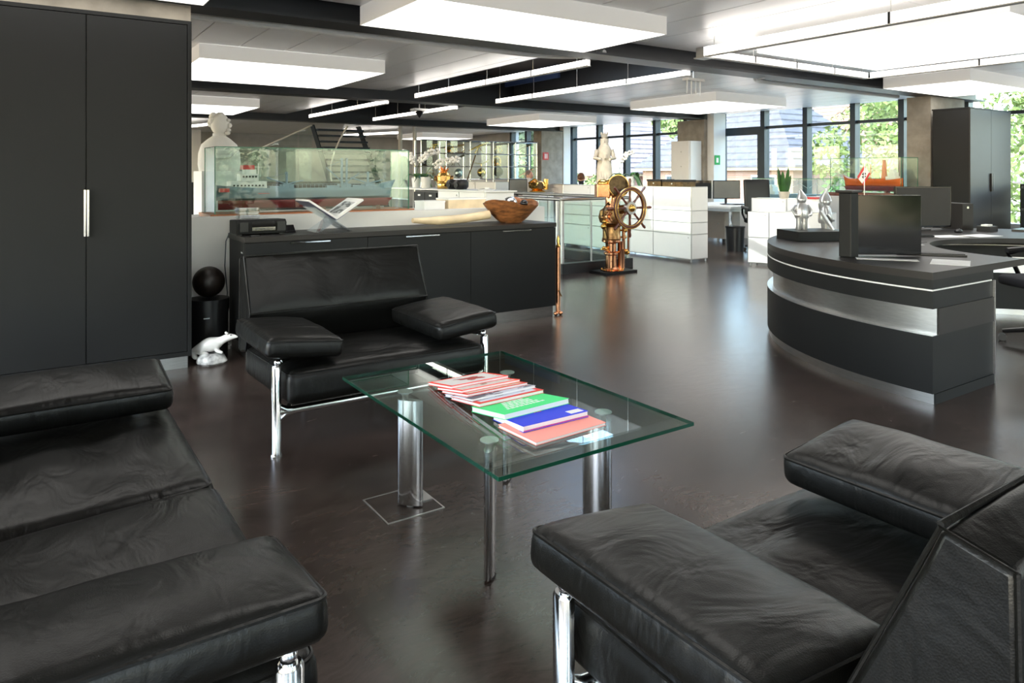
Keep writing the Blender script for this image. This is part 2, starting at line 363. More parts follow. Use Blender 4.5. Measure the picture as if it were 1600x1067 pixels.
# glazed facade: frame + one pane per bay
mull = [3.8, 4.9, 6.0, 7.12, 8.08, 9.14, 10.2, 11.4, 12.48, 13.55, 14.68, 15.82, 17.0, 18.2, 19.4, 20.3]
fr = T('window_1', None, None, (XF, 7, 0.45)); fr['kind'] = 'structure'
for y in mull: bx(XF-0.12, XF+0.06, y-0.055, y+0.055, 0.45, 2.72).build('mullion', 'mullion', fr)
for i in range(len(mull)-1):
    y0, y1 = mull[i]+0.055, mull[i+1]-0.055
    bx(XF-0.05, XF+0.03, y0, y1, 2.30, 2.36).build('transom', 'mullion', fr)
    bx(XF, XF+0.012, y0, y1, 0.0 if y in () else (0.02 if mull[i] in (10.2, 11.4) else 0.45), 2.30).build('pane', 'wglass', fr); bx(XF, XF+0.012, y0, y1, 2.36, 2.72).build('pane', 'wglass', fr)
# door leaf in the facade bay next to the middle column
dr = T('door_1', None, None, (XF-0.06, 10.8, 0.45)); dr['kind'] = 'structure'
bx(XF-0.10, XF-0.02, 10.2, 11.4, 2.18, 2.36).build('door_head', 'mullion', dr)
for y in (10.26, 11.26): bx(XF-0.10, XF-0.02, y, y+0.09, 0.0, 2.18).build('door_stile', 'mullion', dr)
# concrete columns
def column(n, x0, x1, y0, y1, z1=BZ): return S(n, bx(x0, x1, y0, y1, 0, z1), 'concrete')
column('column_left', -0.9, 1.02, 5.78, 6.12, 2.55)
column('column_right', 12.06, 13.2, 5.80, 6.18, 2.55)
column('column_middle', 13.0, 13.5, 11.28, 12.1, BZ)
column('column_rear', 12.55, 13.35, 17.0, 17.4, BZ)
wc = bx(13.1, 13.5, 11.08, 11.27, 0, 2.7); S('trim_1', wc, 'white'); S('trim_2', bx(13.36, 13.62, 16.98, 17.35, 0, 2.7), 'white')

# ---------------- steel beams
for i, (y0, y1) in enumerate(((5.73, 6.04), (11.28, 11.64), (17.0, 17.36), (0.05, 0.36))):
    ym = (y0+y1)/2; b = MB()
    b.box(-4, XF, y0, y1, BZ, BZ+0.025).box(-4, XF, ym-0.012, ym+0.012, BZ+0.025, 3.09).box(-4, XF, y0, y1, 3.09, 3.12)
    S('beam_%d' % (i+1), b, 'beam')
for n, x in (('beam_5', 5.145), ('beam_6', 7.62)):
    xb = x if x > 6 else 5.065; b = MB().box(x, x+0.02, 6.1, 11.2, 2.70, 3.12).box(xb, xb+0.02, 11.7, 16.95, 2.70, 3.12); S(n, b, 'beam')

# ---------------- hung metal ceiling: islands made of half-metre panels
def island(lbl, x0, x1, y0, y1, ph=0.45):
    t = T('ceiling_island', lbl, 'ceiling', ((x0+x1)/2, (y0+y1)/2, CZ), 0, 'hung metal ceiling islands')
    x = x0
    while x < x1 - 0.01:
        nx = min(x1, math.floor((x - ph)/0.5 + 1.0001)*0.5 + ph)
        for ya, yb in ((y0, (y0+y1)/2), ((y0+y1)/2, y1)):
            bx(x+0.006, nx-0.006, ya+0.003, yb-0.003, CZ, CZ+0.03).build('panel', 'panel', t)
        x = nx
    e = MB(); e.box(x0, x1, y0, y1, CZ+0.032, CZ+0.04); e.build('carrier', 'white', t)
    return t
island('hung metal ceiling over the seating group, nearest the viewer', -3.9, 13.7, 0.4, 5.68)
island('hung metal ceiling island above the sideboard, left of the dark void', -3.9, 5.14, 6.12, 11.22)
island('hung metal ceiling island between void and windows above the white cabinets', 7.66, 13.7, 6.12, 11.22)
island('far left hung metal ceiling island behind the second beam', -3.9, 5.06, 11.72, 16.95)
island('far right hung metal ceiling island above the seated people', 7.66, 13.7, 11.72, 16.95)
island('farthest hung metal ceiling island in front of the back wall', 0.0, 13.7, 17.45, 25.9)
island('hung metal ceiling strip behind the viewer', -3.9, 13.7, -4.9, -0.02)

# ---------------- light boxes
def lightbox(lbl, x0, x1, y0, y1, z0=2.54):
    t = T('light_box', lbl, 'ceiling light', ((x0+x1)/2, (y0+y1)/2, z0), 0, 'square light boxes under the ceiling')
    s = 0.006
    for a in ((x0, x1, y0, y0+s), (x0, x1, y1-s, y1), (x0, x0+s, y0+s, y1-s), (x1-s, x1, y0+s, y1-s)):
        bx(a[0], a[1], a[2], a[3], z0, CZ-0.001).build('side_panel', 'boxside', t)
    bx(x0+s, x1-s, y0+s, y1-s, z0+0.004, z0+0.012).build('diffuser', 'box_e', t)
lightbox('light box above the glass table at the top of the picture', 2.32, 4.74, 4.54, 5.70)
lightbox('light box above the tall dark cabinet on the left', -1.3, 1.09, 4.54, 5.68)
lightbox('light box left of the linear lights, above the ship showcase', 1.54, 3.69, 8.26, 10.3)
lightbox('light box behind the bust, partly hidden by the tall cabinet', 1.5, 3.65, 13.87, 16.0)
lightbox('largest light box inside the square of tubes over the reception', 6.24, 8.5, 2.42, 4.72)
lightbox('light box in front of the concrete column and right cabinet', 10.4, 12.4, 4.5, 5.67)
lightbox('light box over the white cabinets by the window door', 9.75, 11.7, 8.2, 10.3)
lightbox('light box over the seated people and standing figure', 9.9, 11.65, 13.5, 15.8)
lightbox('farthest light box above the instrument shelf', 11.2, 13.2, 22.0, 24.0)
lightbox('added light box above the glass table, out of the picture', 0.5, 2.4, 1.5, 2.7)  # unseen box, added to brighten the table and magazines
lightbox('added light box behind the viewer on the right', 2.3, 4.7, -3.5, -1.4)  # invented fill box, never in view
lightbox('added light box behind the viewer on the left', -2.4, -0.2, -3.5, -1.4)  # second invented fill box out of view

# ---------------- linear tube lights
def tube_light(lbl, p0, p1, nseg, z0=2.5, h=0.075, wd=0.055, grp='linear tube lights', wires=True, top=3.118):
    p0, p1 = Vector(p0), Vector(p1); d = (p1-p0); L = d.length; d.normalize(); q = Vector((-d.y, d.x)); c = (p0+p1)/2
    t = T('tube_light', lbl, 'ceiling light', (c.x, c.y, z0), 0, grp)
    def slab(a, b, hw, za, zb):
        A, B = p0+d*a, p0+d*b
        return MB().prism([tuple(A-q*hw), tuple(B-q*hw), tuple(B+q*hw), tuple(A+q*hw)], za, zb)
    for i in range(nseg):
        a, b = L*i/nseg, L*(i+1)/nseg
        slab(a+0.012, b-0.012, wd/2, z0+0.012, z0+h).build('tube', 'tube_e', t)
        if i: slab(a-0.011, a+0.011, wd/2+0.003, z0+0.004, z0+h+0.004).build('joint', 'black', t)
    slab(0, L, wd/2+0.004, z0, z0+0.010).build('tray', 'white', t)
    if wires:
        for i in range(nseg+1):
            a = min(max(L*i/nseg, 0.1), L-0.1); P = p0+d*a
            MB().cyl((P.x, P.y, z0+h), (P.x, P.y, top), 0.004, n=6).build('wire', 'steel', t)
tube_light('linear light left of the void, nearest row, above the sideboard end', (5.22, 6.18), (5.18, 10.4), 4)
tube_light('linear light right of the void, nearest row, beside the ceiling island', (6.76, 6.1), (6.72, 10.4), 4)
tube_light('far linear light left of the void, above the glass stair rail', (5.18, 11.5), (5.12, 15.4), 3)
tube_light('far linear light right of the void, above the dark staircase', (6.68, 11.72), (6.62, 15.45), 3)
tube_light('distant linear light seen behind the white bust', (3.9, 19.0), (3.0, 23.5), 3, top=2.69)
tube_light('distant linear light behind the dark staircase', (9.4, 20.0), (8.6, 22.5), 2, top=2.69)
tube_light('left side of the square of tubes over the reception', (5.80, 1.2), (5.80, 5.0), 2, h=0.1, top=CZ)
tube_light('window side of the square of tubes over the reception', (8.87, 1.2), (8.87, 5.0), 3, h=0.075, top=CZ)
tube_light('far side of the square of tubes over the reception', (5.86, 5.04), (8.85, 5.04), 4, h=0.075, top=CZ)
brk = T('corner_bracket', 'grey metal corner bracket of the tube square at the beam', 'bracket', (5.80, 5.05, 2.5))
bx(5.755, 5.845, 5.0, 5.10, 2.50, 2.60).build('housing', 'steel', brk); bx(5.74, 5.90, 4.98, 5.12, 2.488, 2.50).build('flange', 'steel', brk)
# curtain rails below the beam
def rail(lbl, pts, z, clips):
    t = T('curtain_rail', lbl, 'rail', (pts[0][0], pts[0][1], z))
    MB().tube([(x, y, z) for x, y in pts], 0.034, 8).build('track', 'white', t, smooth=True)
    for x, y in clips: bx(x-0.015, x+0.015, y-0.02, y+0.02, z, z+0.10).build('clip', 'black', t)
arc = [(4.55+0.55*math.sin(a), 6.28-0.5*(1-math.cos(a))) for a in [i*PI/2/8 for i in range(9)]]
rail('white curved curtain rail along the near beam on the left', [(1.0, 6.3), (4.4, 6.3)] + arc, 2.585, [(1.75, 6.3), (2.9, 6.3), (4.0, 6.3)])
arc2 = [(8.5-0.5*math.sin(a), 6.28-0.35*(1-math.cos(a))) for a in [i*PI/2/8 for i in range(9)]]
rail('white curved curtain rail along the near beam on the right', [(12.0, 6.3), (8.6, 6.3)] + arc2, 2.575, [(8.6, 6.3), (9.7, 6.3), (10.8, 6.3), (11.7, 6.3)])
tag(MB().prism_y([(7.35, 2.90), (7.4, 2.90), (7.4, 3.12), (7.35, 3.12)], 9.5, 11.1).build('sky_stand_in', 'blue'), 'blue panel standing in for sky, high in the ceiling void above the linear light', 'panel')  # its blue stands for sky seen through a skylight
# track spots hanging from the beams
def spots(lbl, x, y, z):
    t = T('spotlight_cluster', lbl, 'spotlight', (x, y, z)); MB().cyl((x, y, z+0.03), (x, y, z+0.14), 0.008, n=8).build('stem', 'white', t)
    bx(x-0.15, x+0.15, y-0.05, y+0.05, z, z+0.03).build('bar', 'white', t)
    for k in range(4): MB().cyl((x-0.12+0.08*k, y, z), (x-0.12+0.08*k, y, z-0.16-0.02*(k % 2)), 0.010, 0.007, n=8).build('pendant', 'white', t)
spots('white pendant cluster hanging at the near end of the right linear light', 6.95, 6.2, 2.46)
tt = T('ceiling_projector', 'small dark projector hanging in front of the far linear light', 'projector', (6.35, 12.6, 2.5))
bx(6.2, 6.5, 12.5, 12.7, 2.52, 2.56).build('tray', 'steel', tt); MB().lathe([(0.005, 2.38), (0.09, 2.50), (0.02, 2.52)], (6.35, 12.6, 0), 10).build('body', 'black', tt); MB().cyl((6.35, 12.6, 2.56), (6.35, 12.6, 3.12), 0.01).build('drop_rod', 'steel', tt)

# ---------------- white parapet wall behind the sideboard
S('wall_parapet', bx(-0.8, 4.23, 5.68, 5.80, 0, 0.975), 'white')
S('wall_parapet_ledge', bx(0.2, 4.1, 5.80, 6.5, 0, 0.955), 'white')
# floor access box under the table
fb = T('floor_box', 'square floor access box below the glass table', 'floor box', (1.23, 2.58, 0))
bx(1.115, 1.345, 2.465, 2.695, 0.0, 0.002).build('lid', 'floor', fb)
for a in ((1.11, 1.35, 2.46, 2.465), (1.11, 1.35, 2.695, 2.70), (1.11, 1.115, 2.465, 2.695), (1.345, 1.35, 2.465, 2.695)): bx(*a, 0, 0.003).build('rim', 'steel', fb)
bx(1.285, 1.345, 2.55, 2.63, 0.0021, 0.006).build('cable_flap', 'steel', fb)

# ================================================================== SOFAS
def rrect_loop(hx, hy, r, n=5):
    pts = []
    for cx, cy, a0 in ((hx-r, hy-r, 0), (-hx+r, hy-r, PI/2), (-hx+r, -hy+r, PI), (hx-r, -hy+r, 1.5*PI)):
        for i in range(n+1): a = a0 + PI/2*i/n; pts.append((cx+r*math.cos(a), cy+r*math.sin(a)))
    return pts
def sofa(label, w, loc, rz, seats):
    t = T('leather_sofa', label, 'sofa', loc, rz, 'black leather sofas around the glass table')
    hw = w/2; sw = w - 0.07
    # seat, in as many cushions as the sofa has
    cw = sw/seats
    for k in range(seats):
        mb = rbox(cw-0.002, 0.80, 0.15, 0.035, 26, 0.030, 0, 0.016, 3*k+w)
        mb2 = MB().merge(mb, Matrix.Translation((-sw/2+cw*(k+0.5), 0.325, 0.295)) @ Matrix.Rotation(math.radians(-2.5), 4, 'X'))
        seat = mb2.build('seat_cushion', 'leather', t, True, True, ang=70)
        lp = [(x, y, 0.052) for x, y in rrect_loop(cw/2-0.010, 0.39, 0.03)]
        pm = MB().tube(lp, 0.0048, 6, closed=True)
        MB().merge(pm, Matrix.Translation((-sw/2+cw*(k+0.5), 0.325, 0.307)) @ Matrix.Rotation(math.radians(-2.5), 4, 'X')).build('piping', 'leather', seat, True, True)
    # backrest wedge
    prof = [(0.738, 0.845), (0.825, 0.825), (0.835, 0.30), (0.70, 0.335), (0.605, 0.55)]
    bm = MB(); n = 22; prof2 = []
    for i in range(len(prof)):
        a, b = Vector(prof[i]), Vector(prof[(i+1) % len(prof)])
        for k in range(6): prof2.append(a.lerp(b, k/6))
    xs = [-sw/2 + sw*i/n for i in range(n+1)]; P = len(prof2); vs = []
    cen = Vector((0.74, 0.60))
    for i, x in enumerate(xs):
        e = abs(2*i/n-1); 
        for j, p in enumerate(prof2):
            on = (j % 6 != 0); dn = (p-cen).normalized(); b = 0.012*(1-e**4) if on else 0.0
            if j >= 24 or j in (23,): b += 0.008*noise.noise(Vector((x*9, p.y*3, w)))
            s = 0.996 if i in (0, n) else 1.0
            pp = cen + (p-cen)*s + dn*b; vs.append((x, pp.x, pp.y))
    fs = [(i*P+j, i*P+(j+1) % P, (i+1)*P+(j+1) % P, (i+1)*P+j) for i in range(n) for j in range(P)]
    fs += [tuple(range(P)), tuple(n*P+k for k in reversed(range(P)))]
    bm.add(vs, fs); back = bm.build('backrest', 'leather', t, True, True, ang=50, bevel=0.010)
    for x in (-sw/2, sw/2):
        MB().tube([(x, *p) for p in ((0.70, 0.335), (0.605, 0.55), (0.738, 0.845), (0.825, 0.825), (0.835, 0.32))], 0.0035, 6).build('piping', 'leather', back, True, True)
    for p in ((0.738, 0.848), (0.602, 0.55)): MB().tube([(-sw/2, *p), (sw/2, *p)], 0.005, 6).build('piping', 'leather', back, True, True)
    # armrest pads, tilted inwards
    for s in (-1, 1):
        pad = rbox(0.365, 0.61, 0.086, 0.030, 22, 0.024, 0.006, 0.010, s*5+w)
        xc = s*(hw + 0.058 - 0.1825)
        Mx = Matrix.Translation((xc, 0.245, 0.487)) @ Matrix.Rotation(s*math.radians(-6.0), 4, 'Y')
        arm = MB().merge(pad, Mx).build('armrest', 'leather', t, True, True, ang=70)
        lp = [(x, y, 0.034) for x, y in rrect_loop(0.176, 0.299, 0.02)]
        MB().merge(MB().tube(lp, 0.0048, 6, closed=True), Mx).build('piping', 'leather', arm, True, True)
        # chrome front leg with ball joint and foot
        x = s*hw
        leg = MB().lathe([(0.021, 0.0), (0.0225, 0.012), (0.021, 0.02), (0.021, 0.41), (0.017, 0.418)], (x, 0.0, 0), 16, 1.0, 1.25).build('leg', 'chrome', t, True, True)
        MB().lathe([(0.026, 0), (0.027, 0.004), (0.024, 0.012)], (x, 0, 0), 16).build('foot', 'chrome', leg, True, True)
        MB().ell((x-0.006*s, 0.0, 0.428), (0.017, 0.017, 0.02)).tube([(x-0.02*s, 0, 0.43), (x-0.10*s, 0.06, 0.442)], 0.011, 8).build('arm_bracket', 'chrome', t, True, True)
        MB().lathe([(0.02, 0.0), (0.02, 0.21), (0.015, 0.22)], (x-0.36*s, 0.70, 0), 14).build('rear_leg', 'black', t, True, True)
        MB().tube([(x-0.05*s, 0.0, 0.2), (x-0.36*s, 0.70, 0.19)], 0.014, 10).build('side_bar', 'chrome', t, True, True)
        MB().tube([(x-0.10*s, 0.62, 0.33), (x-0.08*s, 0.50, 0.44)], 0.012, 8).build('arm_bracket', 'chrome', t, True, True)
        MB().tube([(x-0.03*s, 0.02, 0.424), (x-0.05*s, 0.50, 0.424)], 0.007, 8).build('arm_rail', 'chrome', t, True, True)
        # fillet where the front bar meets the leg
        MB().tube([(x, 0, 0.255), (x-0.012*s, 0, 0.225), (x-0.045*s, 0, 0.205), (x-0.09*s, 0, 0.200)], [0.012, 0.016, 0.018, 0.016], 10).tube([(x, 0, 0.13), (x-0.012*s, 0, 0.165), (x-0.04*s, 0, 0.188), (x-0.09*s, 0, 0.198)], [0.010, 0.014, 0.016, 0.015], 10).build('bar_fillet', 'chrome', t, True, True)
    MB().tube([(-hw+0.01, 0, 0.2), (hw-0.01, 0, 0.2)], 0.0175, 12).build('front_bar', 'chrome', t, True, True)
    MB().tube([(-hw+0.30, 0.70, 0.19), (hw-0.30, 0.70, 0.19)], 0.0175, 12).build('rear_bar', 'chrome', t, True, True)
    return t
sofa('two-seat black leather sofa backed by the dark sideboard, behind the table', 1.125, (1.517, 3.345, 0), 0.0, 1)
sofa('black leather sofa seen from behind in the bottom right corner', 1.125, (1.503, 1.195, 0), PI, 1)
sofa('longest black leather sofa along the left edge, cropped by the picture', 1.90, (0.395, 2.25, 0), PI/2, 2)

# ================================================================== GLASS TABLE
tb = T('glass_table', 'low glass table on polished metal legs, in the middle of the sofas', 'table', (1.477, 2.258, 0))
TX0, TX1, TY0, TY1, TZ = 1.083, 1.870, 1.666, 2.850, 0.460
top = bx(TX0+0.0012, TX1-0.0012, TY0+0.0012, TY1-0.0012, TZ-0.012, TZ).build('tabletop', 'tglass', tb)
ed = MB(); s_ = 0.0012
for a in ((TX0, TX1, TY0, TY0+s_), (TX0, TX1, TY1-s_, TY1), (TX0, TX0+s_, TY0+s_, TY1-s_), (TX1-s_, TX1, TY0+s_, TY1-s_)): ed.box(*a, TZ-0.012, TZ)
ed.build('polished_rim', 'tedge', top)
for x, y in ((1.245, 1.966), (1.70, 1.966), (1.245, 2.550), (1.70, 2.550)):
    a = math.atan2(y-2.258, x-1.477)
    an = math.copysign(PI/4, (y-2.258)*(x-1.477))
    prof = [(0.052*math.cos(k*2*PI/20), 0.0165*math.sin(k*2*PI/20)) for k in range(20)]
    R = Matrix.Translation((x, y, 0)) @ Matrix.Rotation(an, 4, 'Z')
    lg = MB().merge(MB().prism(prof, 0.008, 0.415), R).build('leg', 'chrome', tb, smooth=True)
    ro = (Vector((x-1.477, y-2.258)).normalized()) * 0.022
    MB().lathe([(0.012, 0.41), (0.011, 0.428), (0.016, 0.436), (0.010, 0.441), (0.010, 0.444), (0.031, 0.4445), (0.031, 0.4478)], (x+ro.x, y+ro.y, 0), 18).build('glass_clamp', 'silver', lg, smooth=True)
    MB().lathe([(0.014, 0), (0.014, 0.008)], (x, y, 0), 12).build('glide', 'steel', lg)

# magazines, shingled from the far end of the table towards the viewer
def cover(name, base, art=None, border=None, seed=1.0):
    m, N, L, B = new_mat(name); B.inputs['Roughness'].default_value = 0.5; B.inputs['Specular IOR Level'].default_value = 0.2
    tc = N.new('ShaderNodeTexCoord'); col = None
    rgb = N.new('ShaderNodeRGB'); rgb.outputs[0].default_value = base + (1,); col = rgb.outputs[0]
    if art:
        nz = N.new('ShaderNodeTexNoise'); nz.inputs['Scale'].default_value = art[1]; nz.inputs['Detail'].default_value = 2; nz.noise_dimensions = '4D'; nz.inputs['W'].default_value = seed
        L.new(tc.outputs['Generated'], nz.inputs['Vector'])
        rp = N.new('ShaderNodeValToRGB'); rp.color_ramp.interpolation = 'CONSTANT'; rp.color_ramp.elements[0].color = (0, 0, 0, 1); rp.color_ramp.elements[1].position = art[2]; rp.color_ramp.elements[1].color = (1, 1, 1, 1)
        L.new(nz.outputs['Fac'], rp.inputs[0])
        mx = N.new('ShaderNodeMixRGB'); L.new(rp.outputs[0], mx.inputs[0]); L.new(col, mx.inputs[1]); mx.inputs[2].default_value = art[0] + (1,); col = mx.outputs[0]
    if border:
        sx = N.new('ShaderNodeSeparateXYZ'); L.new(tc.outputs['Generated'], sx.inputs[0]); prev = None
        for ax, wd in ((0, border[1]), (1, border[1]*1.4)):
            a = N.new('ShaderNodeMath'); a.operation = 'SUBTRACT'; a.inputs[1].default_value = 0.5; L.new(sx.outputs[ax], a.inputs[0])
            b = N.new('ShaderNodeMath'); b.operation = 'ABSOLUTE'; L.new(a.outputs[0], b.inputs[0])
            c = N.new('ShaderNodeMath'); c.operation = 'GREATER_THAN'; c.inputs[1].default_value = 0.5-wd; L.new(b.outputs[0], c.inputs[0])
            if prev is None: prev = c
            else:
                d = N.new('ShaderNodeMath'); d.operation = 'MAXIMUM'; L.new(prev.outputs[0], d.inputs[0]); L.new(c.outputs[0], d.inputs[1]); prev = d
        mx = N.new('ShaderNodeMixRGB'); L.new(prev.outputs[0], mx.inputs[0]); L.new(col, mx.inputs[1]); mx.inputs[2].default_value = border[0] + (1,); col = mx.outputs[0]
    L.new(col, B.inputs['Base Color']); return m
mags = [  # nearest first: label, cover, thickness
    ('pale pink magazine, nearest of the row on the glass table', cover('pink_cover', (0.95, 0.36, 0.30)), 0.010),
    ('blue paperback with small pink lettering on the glass table', cover('blue_cover', (0.015, 0.04, 0.70)), 0.020),
    ('bright green paperback with pale lettering on the glass table', cover('green_cover', (0.05, 0.75, 0.22)), 0.018),
    ('magazine with a red lower band, beside the green paperback', cover('pale_red_cover', (0.62, 0.68, 0.78), ((0.55, 0.06, 0.05), 3, 0.58), ((0.75, 0.04, 0.03), 0.07), 2), 0.012),
    ('grey and white magazine with a narrow visible strip', cover('grey_cover', (0.55, 0.58, 0.66), ((0.12, 0.12, 0.15), 4, 0.55), None, 3), 0.009),
    ('magazine with a yellow and brown cover picture, mid row', cover('yellow_cover', (0.68, 0.62, 0.52), ((0.65, 0.30, 0.02), 3, 0.53), ((0.70, 0.05, 0.03), 0.06), 4), 0.009),
    ('red-bordered magazine second from the far end of the row', cover('red_border_cover', (0.66, 0.63, 0.58), ((0.40, 0.30, 0.22), 3, 0.60), ((0.95, 0.04, 0.02), 0.05), 5), 0.009),
    ('red-bordered magazine with a drawn figure, farthest of the row', cover('red_border_cover_figure', (0.70, 0.68, 0.66), ((0.40, 0.05, 0.04), 3.2, 0.62), ((0.95, 0.04, 0.02), 0.05), 8), 0.010)]
ystep = [1.80, 1.88, 1.985, 2.14, 2.19, 2.235, 2.28, 2.36]; zn = slope = 0.0
for i, (lbl, cm, th) in enumerate(mags):
    y0 = ystep[i]; dep = (0.20, 0.185, 0.20, 0.20, 0.195, 0.195, 0.195, 0.19)[i]; wd = (0.30, 0.27, 0.285, 0.285, 0.285, 0.27, 0.262, 0.262)[i]
    if i: zn = zn - slope*(y0-ystep[i-1]) + mags[i-1][2] + 0.0006; slope = zn/dep
    tilt = math.atan(slope); xo = 1.452; rz = [0.05, 0.0, 0.05, 0.02, 0.03, 0.0, 0.0, 0.0][i]
    mg = T('magazine' if i not in (1, 2) else 'paperback_book', lbl, 'magazine' if i not in (1, 2) else 'book', (xo, y0, TZ+0.001+zn), rz, 'magazines and books on the glass table')
    R = Matrix.Rotation(-tilt, 4, 'X')
    MB().merge(bx(-wd/2+0.003, wd/2-0.002, 0.003, dep-0.003, 0.001, th-0.001), R).build('pages', 'paper', mg, True)
    cv = MB().merge(bx(-wd/2, wd/2, 0, dep, th-0.001, th), R).build('cover', cm, mg, True)
    MB().merge(bx(-wd/2, wd/2, 0, dep, 0, 0.001), R).build('back_cover', cm, mg, True)
    if i == 1:
        k = MB(); 
        for q in range(9): k.merge(bx(-0.02+0.012*(q % 3), -0.013+0.012*(q % 3)+0.004*(q % 2), 0.10+0.018*(q//3), 0.112+0.018*(q//3), th, th+0.0004), R)
        k.build('lettering', cover('pink_print', (0.75, 0.03, 0.25)), cv, True)
        MB().merge(bx(0.07, 0.125, 0.012, 0.045, th, th+0.0004), R).build('sticker', 'paper', cv, True)
        MB().merge(bx(-wd/2, wd/2, -0.0012, 0, 0.003, 0.006), R).build('spine', cover('magenta_spine', (0.5, 0.03, 0.25)), mg, True)
    if i == 2:
        k = MB(); random.seed(3)
        for ln in range(5):
            x = -0.09 + 0.01*ln
            while x < 0.07 - 0.008*ln: wd_ = random.uniform(0.008, 0.022); k.merge(bx(x, x+wd_, 0.05+0.022*ln, 0.062+0.022*ln, th, th+0.0004), R); x += wd_+0.005
        k.build('lettering', 'paper', cv, True)

# ================================================================== TALL CABINET (left)
tc_ = T('tall_cabinet', 'tall dark cabinet filling the left edge behind the long sofa', 'cabinet', (0.2, 5.4, 0))
bx(-0.90, 0.893, 5.196, 5.66, 0.085, 2.29).build('body', 'anthracite', tc_)
for a in ((0.893, 0.918, 5.172, 5.66, 0.085, 2.315), (-0.90, 0.893, 5.172, 5.66, 2.29, 2.315), (-0.90, 0.893, 5.172, 5.196, 0.085, 0.115)): bx(*a).build('frame', 'anthracite', tc_, bevel=0.001)
bx(-0.9, 0.90, 5.21, 5.62, 0, 0.085).build('plinth', 'steel', tc_)
for x0, x1, hx in ((-0.90, -0.332, None), (-0.327, 0.3085, 0.303), (0.3145, 0.889, 0.320)):
    d = bx(x0, x1, 5.174, 5.195, 0.118, 2.286).build('door', 'anthracite', tc_, bevel=0.001)
    if hx: bx(hx-0.006, hx+0.006, 5.140, 5.174, 0.91, 1.20).build('handle', 'chrome', d, bevel=0.002)

# ================================================================== SIDEBOARD
sb = T('sideboard', 'long dark sideboard with three fronts against the white parapet', 'cabinet', (2.63, 5.4, 0))
bx(1.268, 3.995, 5.212, 5.66, 0.095, 0.815).build('body', 'anthracite', sb)
bx(1.262, 4.0, 5.188, 5.675, 0.815, 0.853).build('worktop', 'anthra_top', sb, bevel=0.0015)
bx(1.28, 3.985, 5.225, 5.64, 0, 0.095).build('plinth', 'steel', sb)
for x0, x1, hx in ((1.270, 2.174, 1.72), (2.178, 3.094, 2.635), (3.098, 3.993, 3.55)):
    d = bx(x0, x1, 5.190, 5.211, 0.10, 0.810).build('front', 'anthracite', sb, bevel=0.001)
    bx(hx-0.15, hx+0.15, 5.160, 5.174, 0.797, 0.806).build('handle', 'chrome', d)
    for q in (-0.09, 0.09): bx(hx+q-0.02, hx+q+0.02, 5.172, 5.19, 0.797, 0.803).build('handle_post', 'chrome', d)
bx(1.262, 1.268, 5.24, 5.29, 0.735, 0.747).build('side_knob', 'chrome', sb)
WT = 0.853
# radio
rd = T('radio', 'flat dark table radio with a silver disc slot on the sideboard', 'radio', (1.42, 5.42, WT))
MB().prism_x([(5.35, WT+0.008), (5.56, WT+0.008), (5.56, WT+0.105), (5.36, WT+0.112), (5.335, WT+0.09)], 1.245, 1.60).build('body', 'anthracite', rd, bevel=0.006)
bx(1.35, 1.515, 5.331, 5.345, WT+0.062, WT+0.098).build('display', 'gloss_black', rd)
bx(1.35, 1.515, 5.327, 5.345, WT+0.034, WT+0.058).build('disc_slot', 'chrome', rd); bx(1.37, 1.495, 5.325, 5.328, WT+0.044, WT+0.047).build('slot_line', 'black', rd)
for x in (1.295, 1.56): bx(x-0.03, x+0.03, 5.333, 5.345, WT+0.028, WT+0.095).build('speaker_grille', 'black', rd)
for x in (1.27, 1.575): bx(x-0.02, x+0.02, 5.37, 5.54, WT, WT+0.009).build('foot', 'black', rd)
rc = tag(bx(1.32, 1.38, 5.24, 5.29, WT, WT+0.008).build('remote_control', 'black', bevel=0.002), 'small black remote lying in front of the table radio', 'remote')
sp = T('small_speaker', 'small black angular box beside the table radio', 'speaker', (1.66, 5.5, WT)); MB().prism_x([(5.44, WT), (5.56, WT), (5.56, WT+0.05), (5.50, WT+0.055)], 1.61, 1.70).build('body', 'black', sp); bx(1.62, 1.69, 5.455, 5.462, WT+0.005, WT+0.02).build('port', 'gloss_black', sp)
random.seed(5)
for k in range(9):
    z = WT+0.113+0.0095*k; dx = random.uniform(-.004, .004) + (0.006 if k < 4 else 0)
    c = T('disc_case', 'clear disc case, %s of the pile on the radio' % ('topmost', 'second from top', 'third from top', 'fourth from top', 'middle one', 'sixth from top', 'seventh from top', 'second from bottom', 'lowest')[8-k], 'disc case', (1.345+dx, 5.45, z), 0, 'pile of disc cases on the radio')
    bx(1.27+dx, 1.41+dx, 5.385, 5.51, z, z+0.0085).build('case', 'acrylic', c); bx(1.275+dx, 1.405+dx, 5.39, 5.505, z+0.002, z+0.006).build('inlay', 'paper' if k % 3 else 'screen', c)
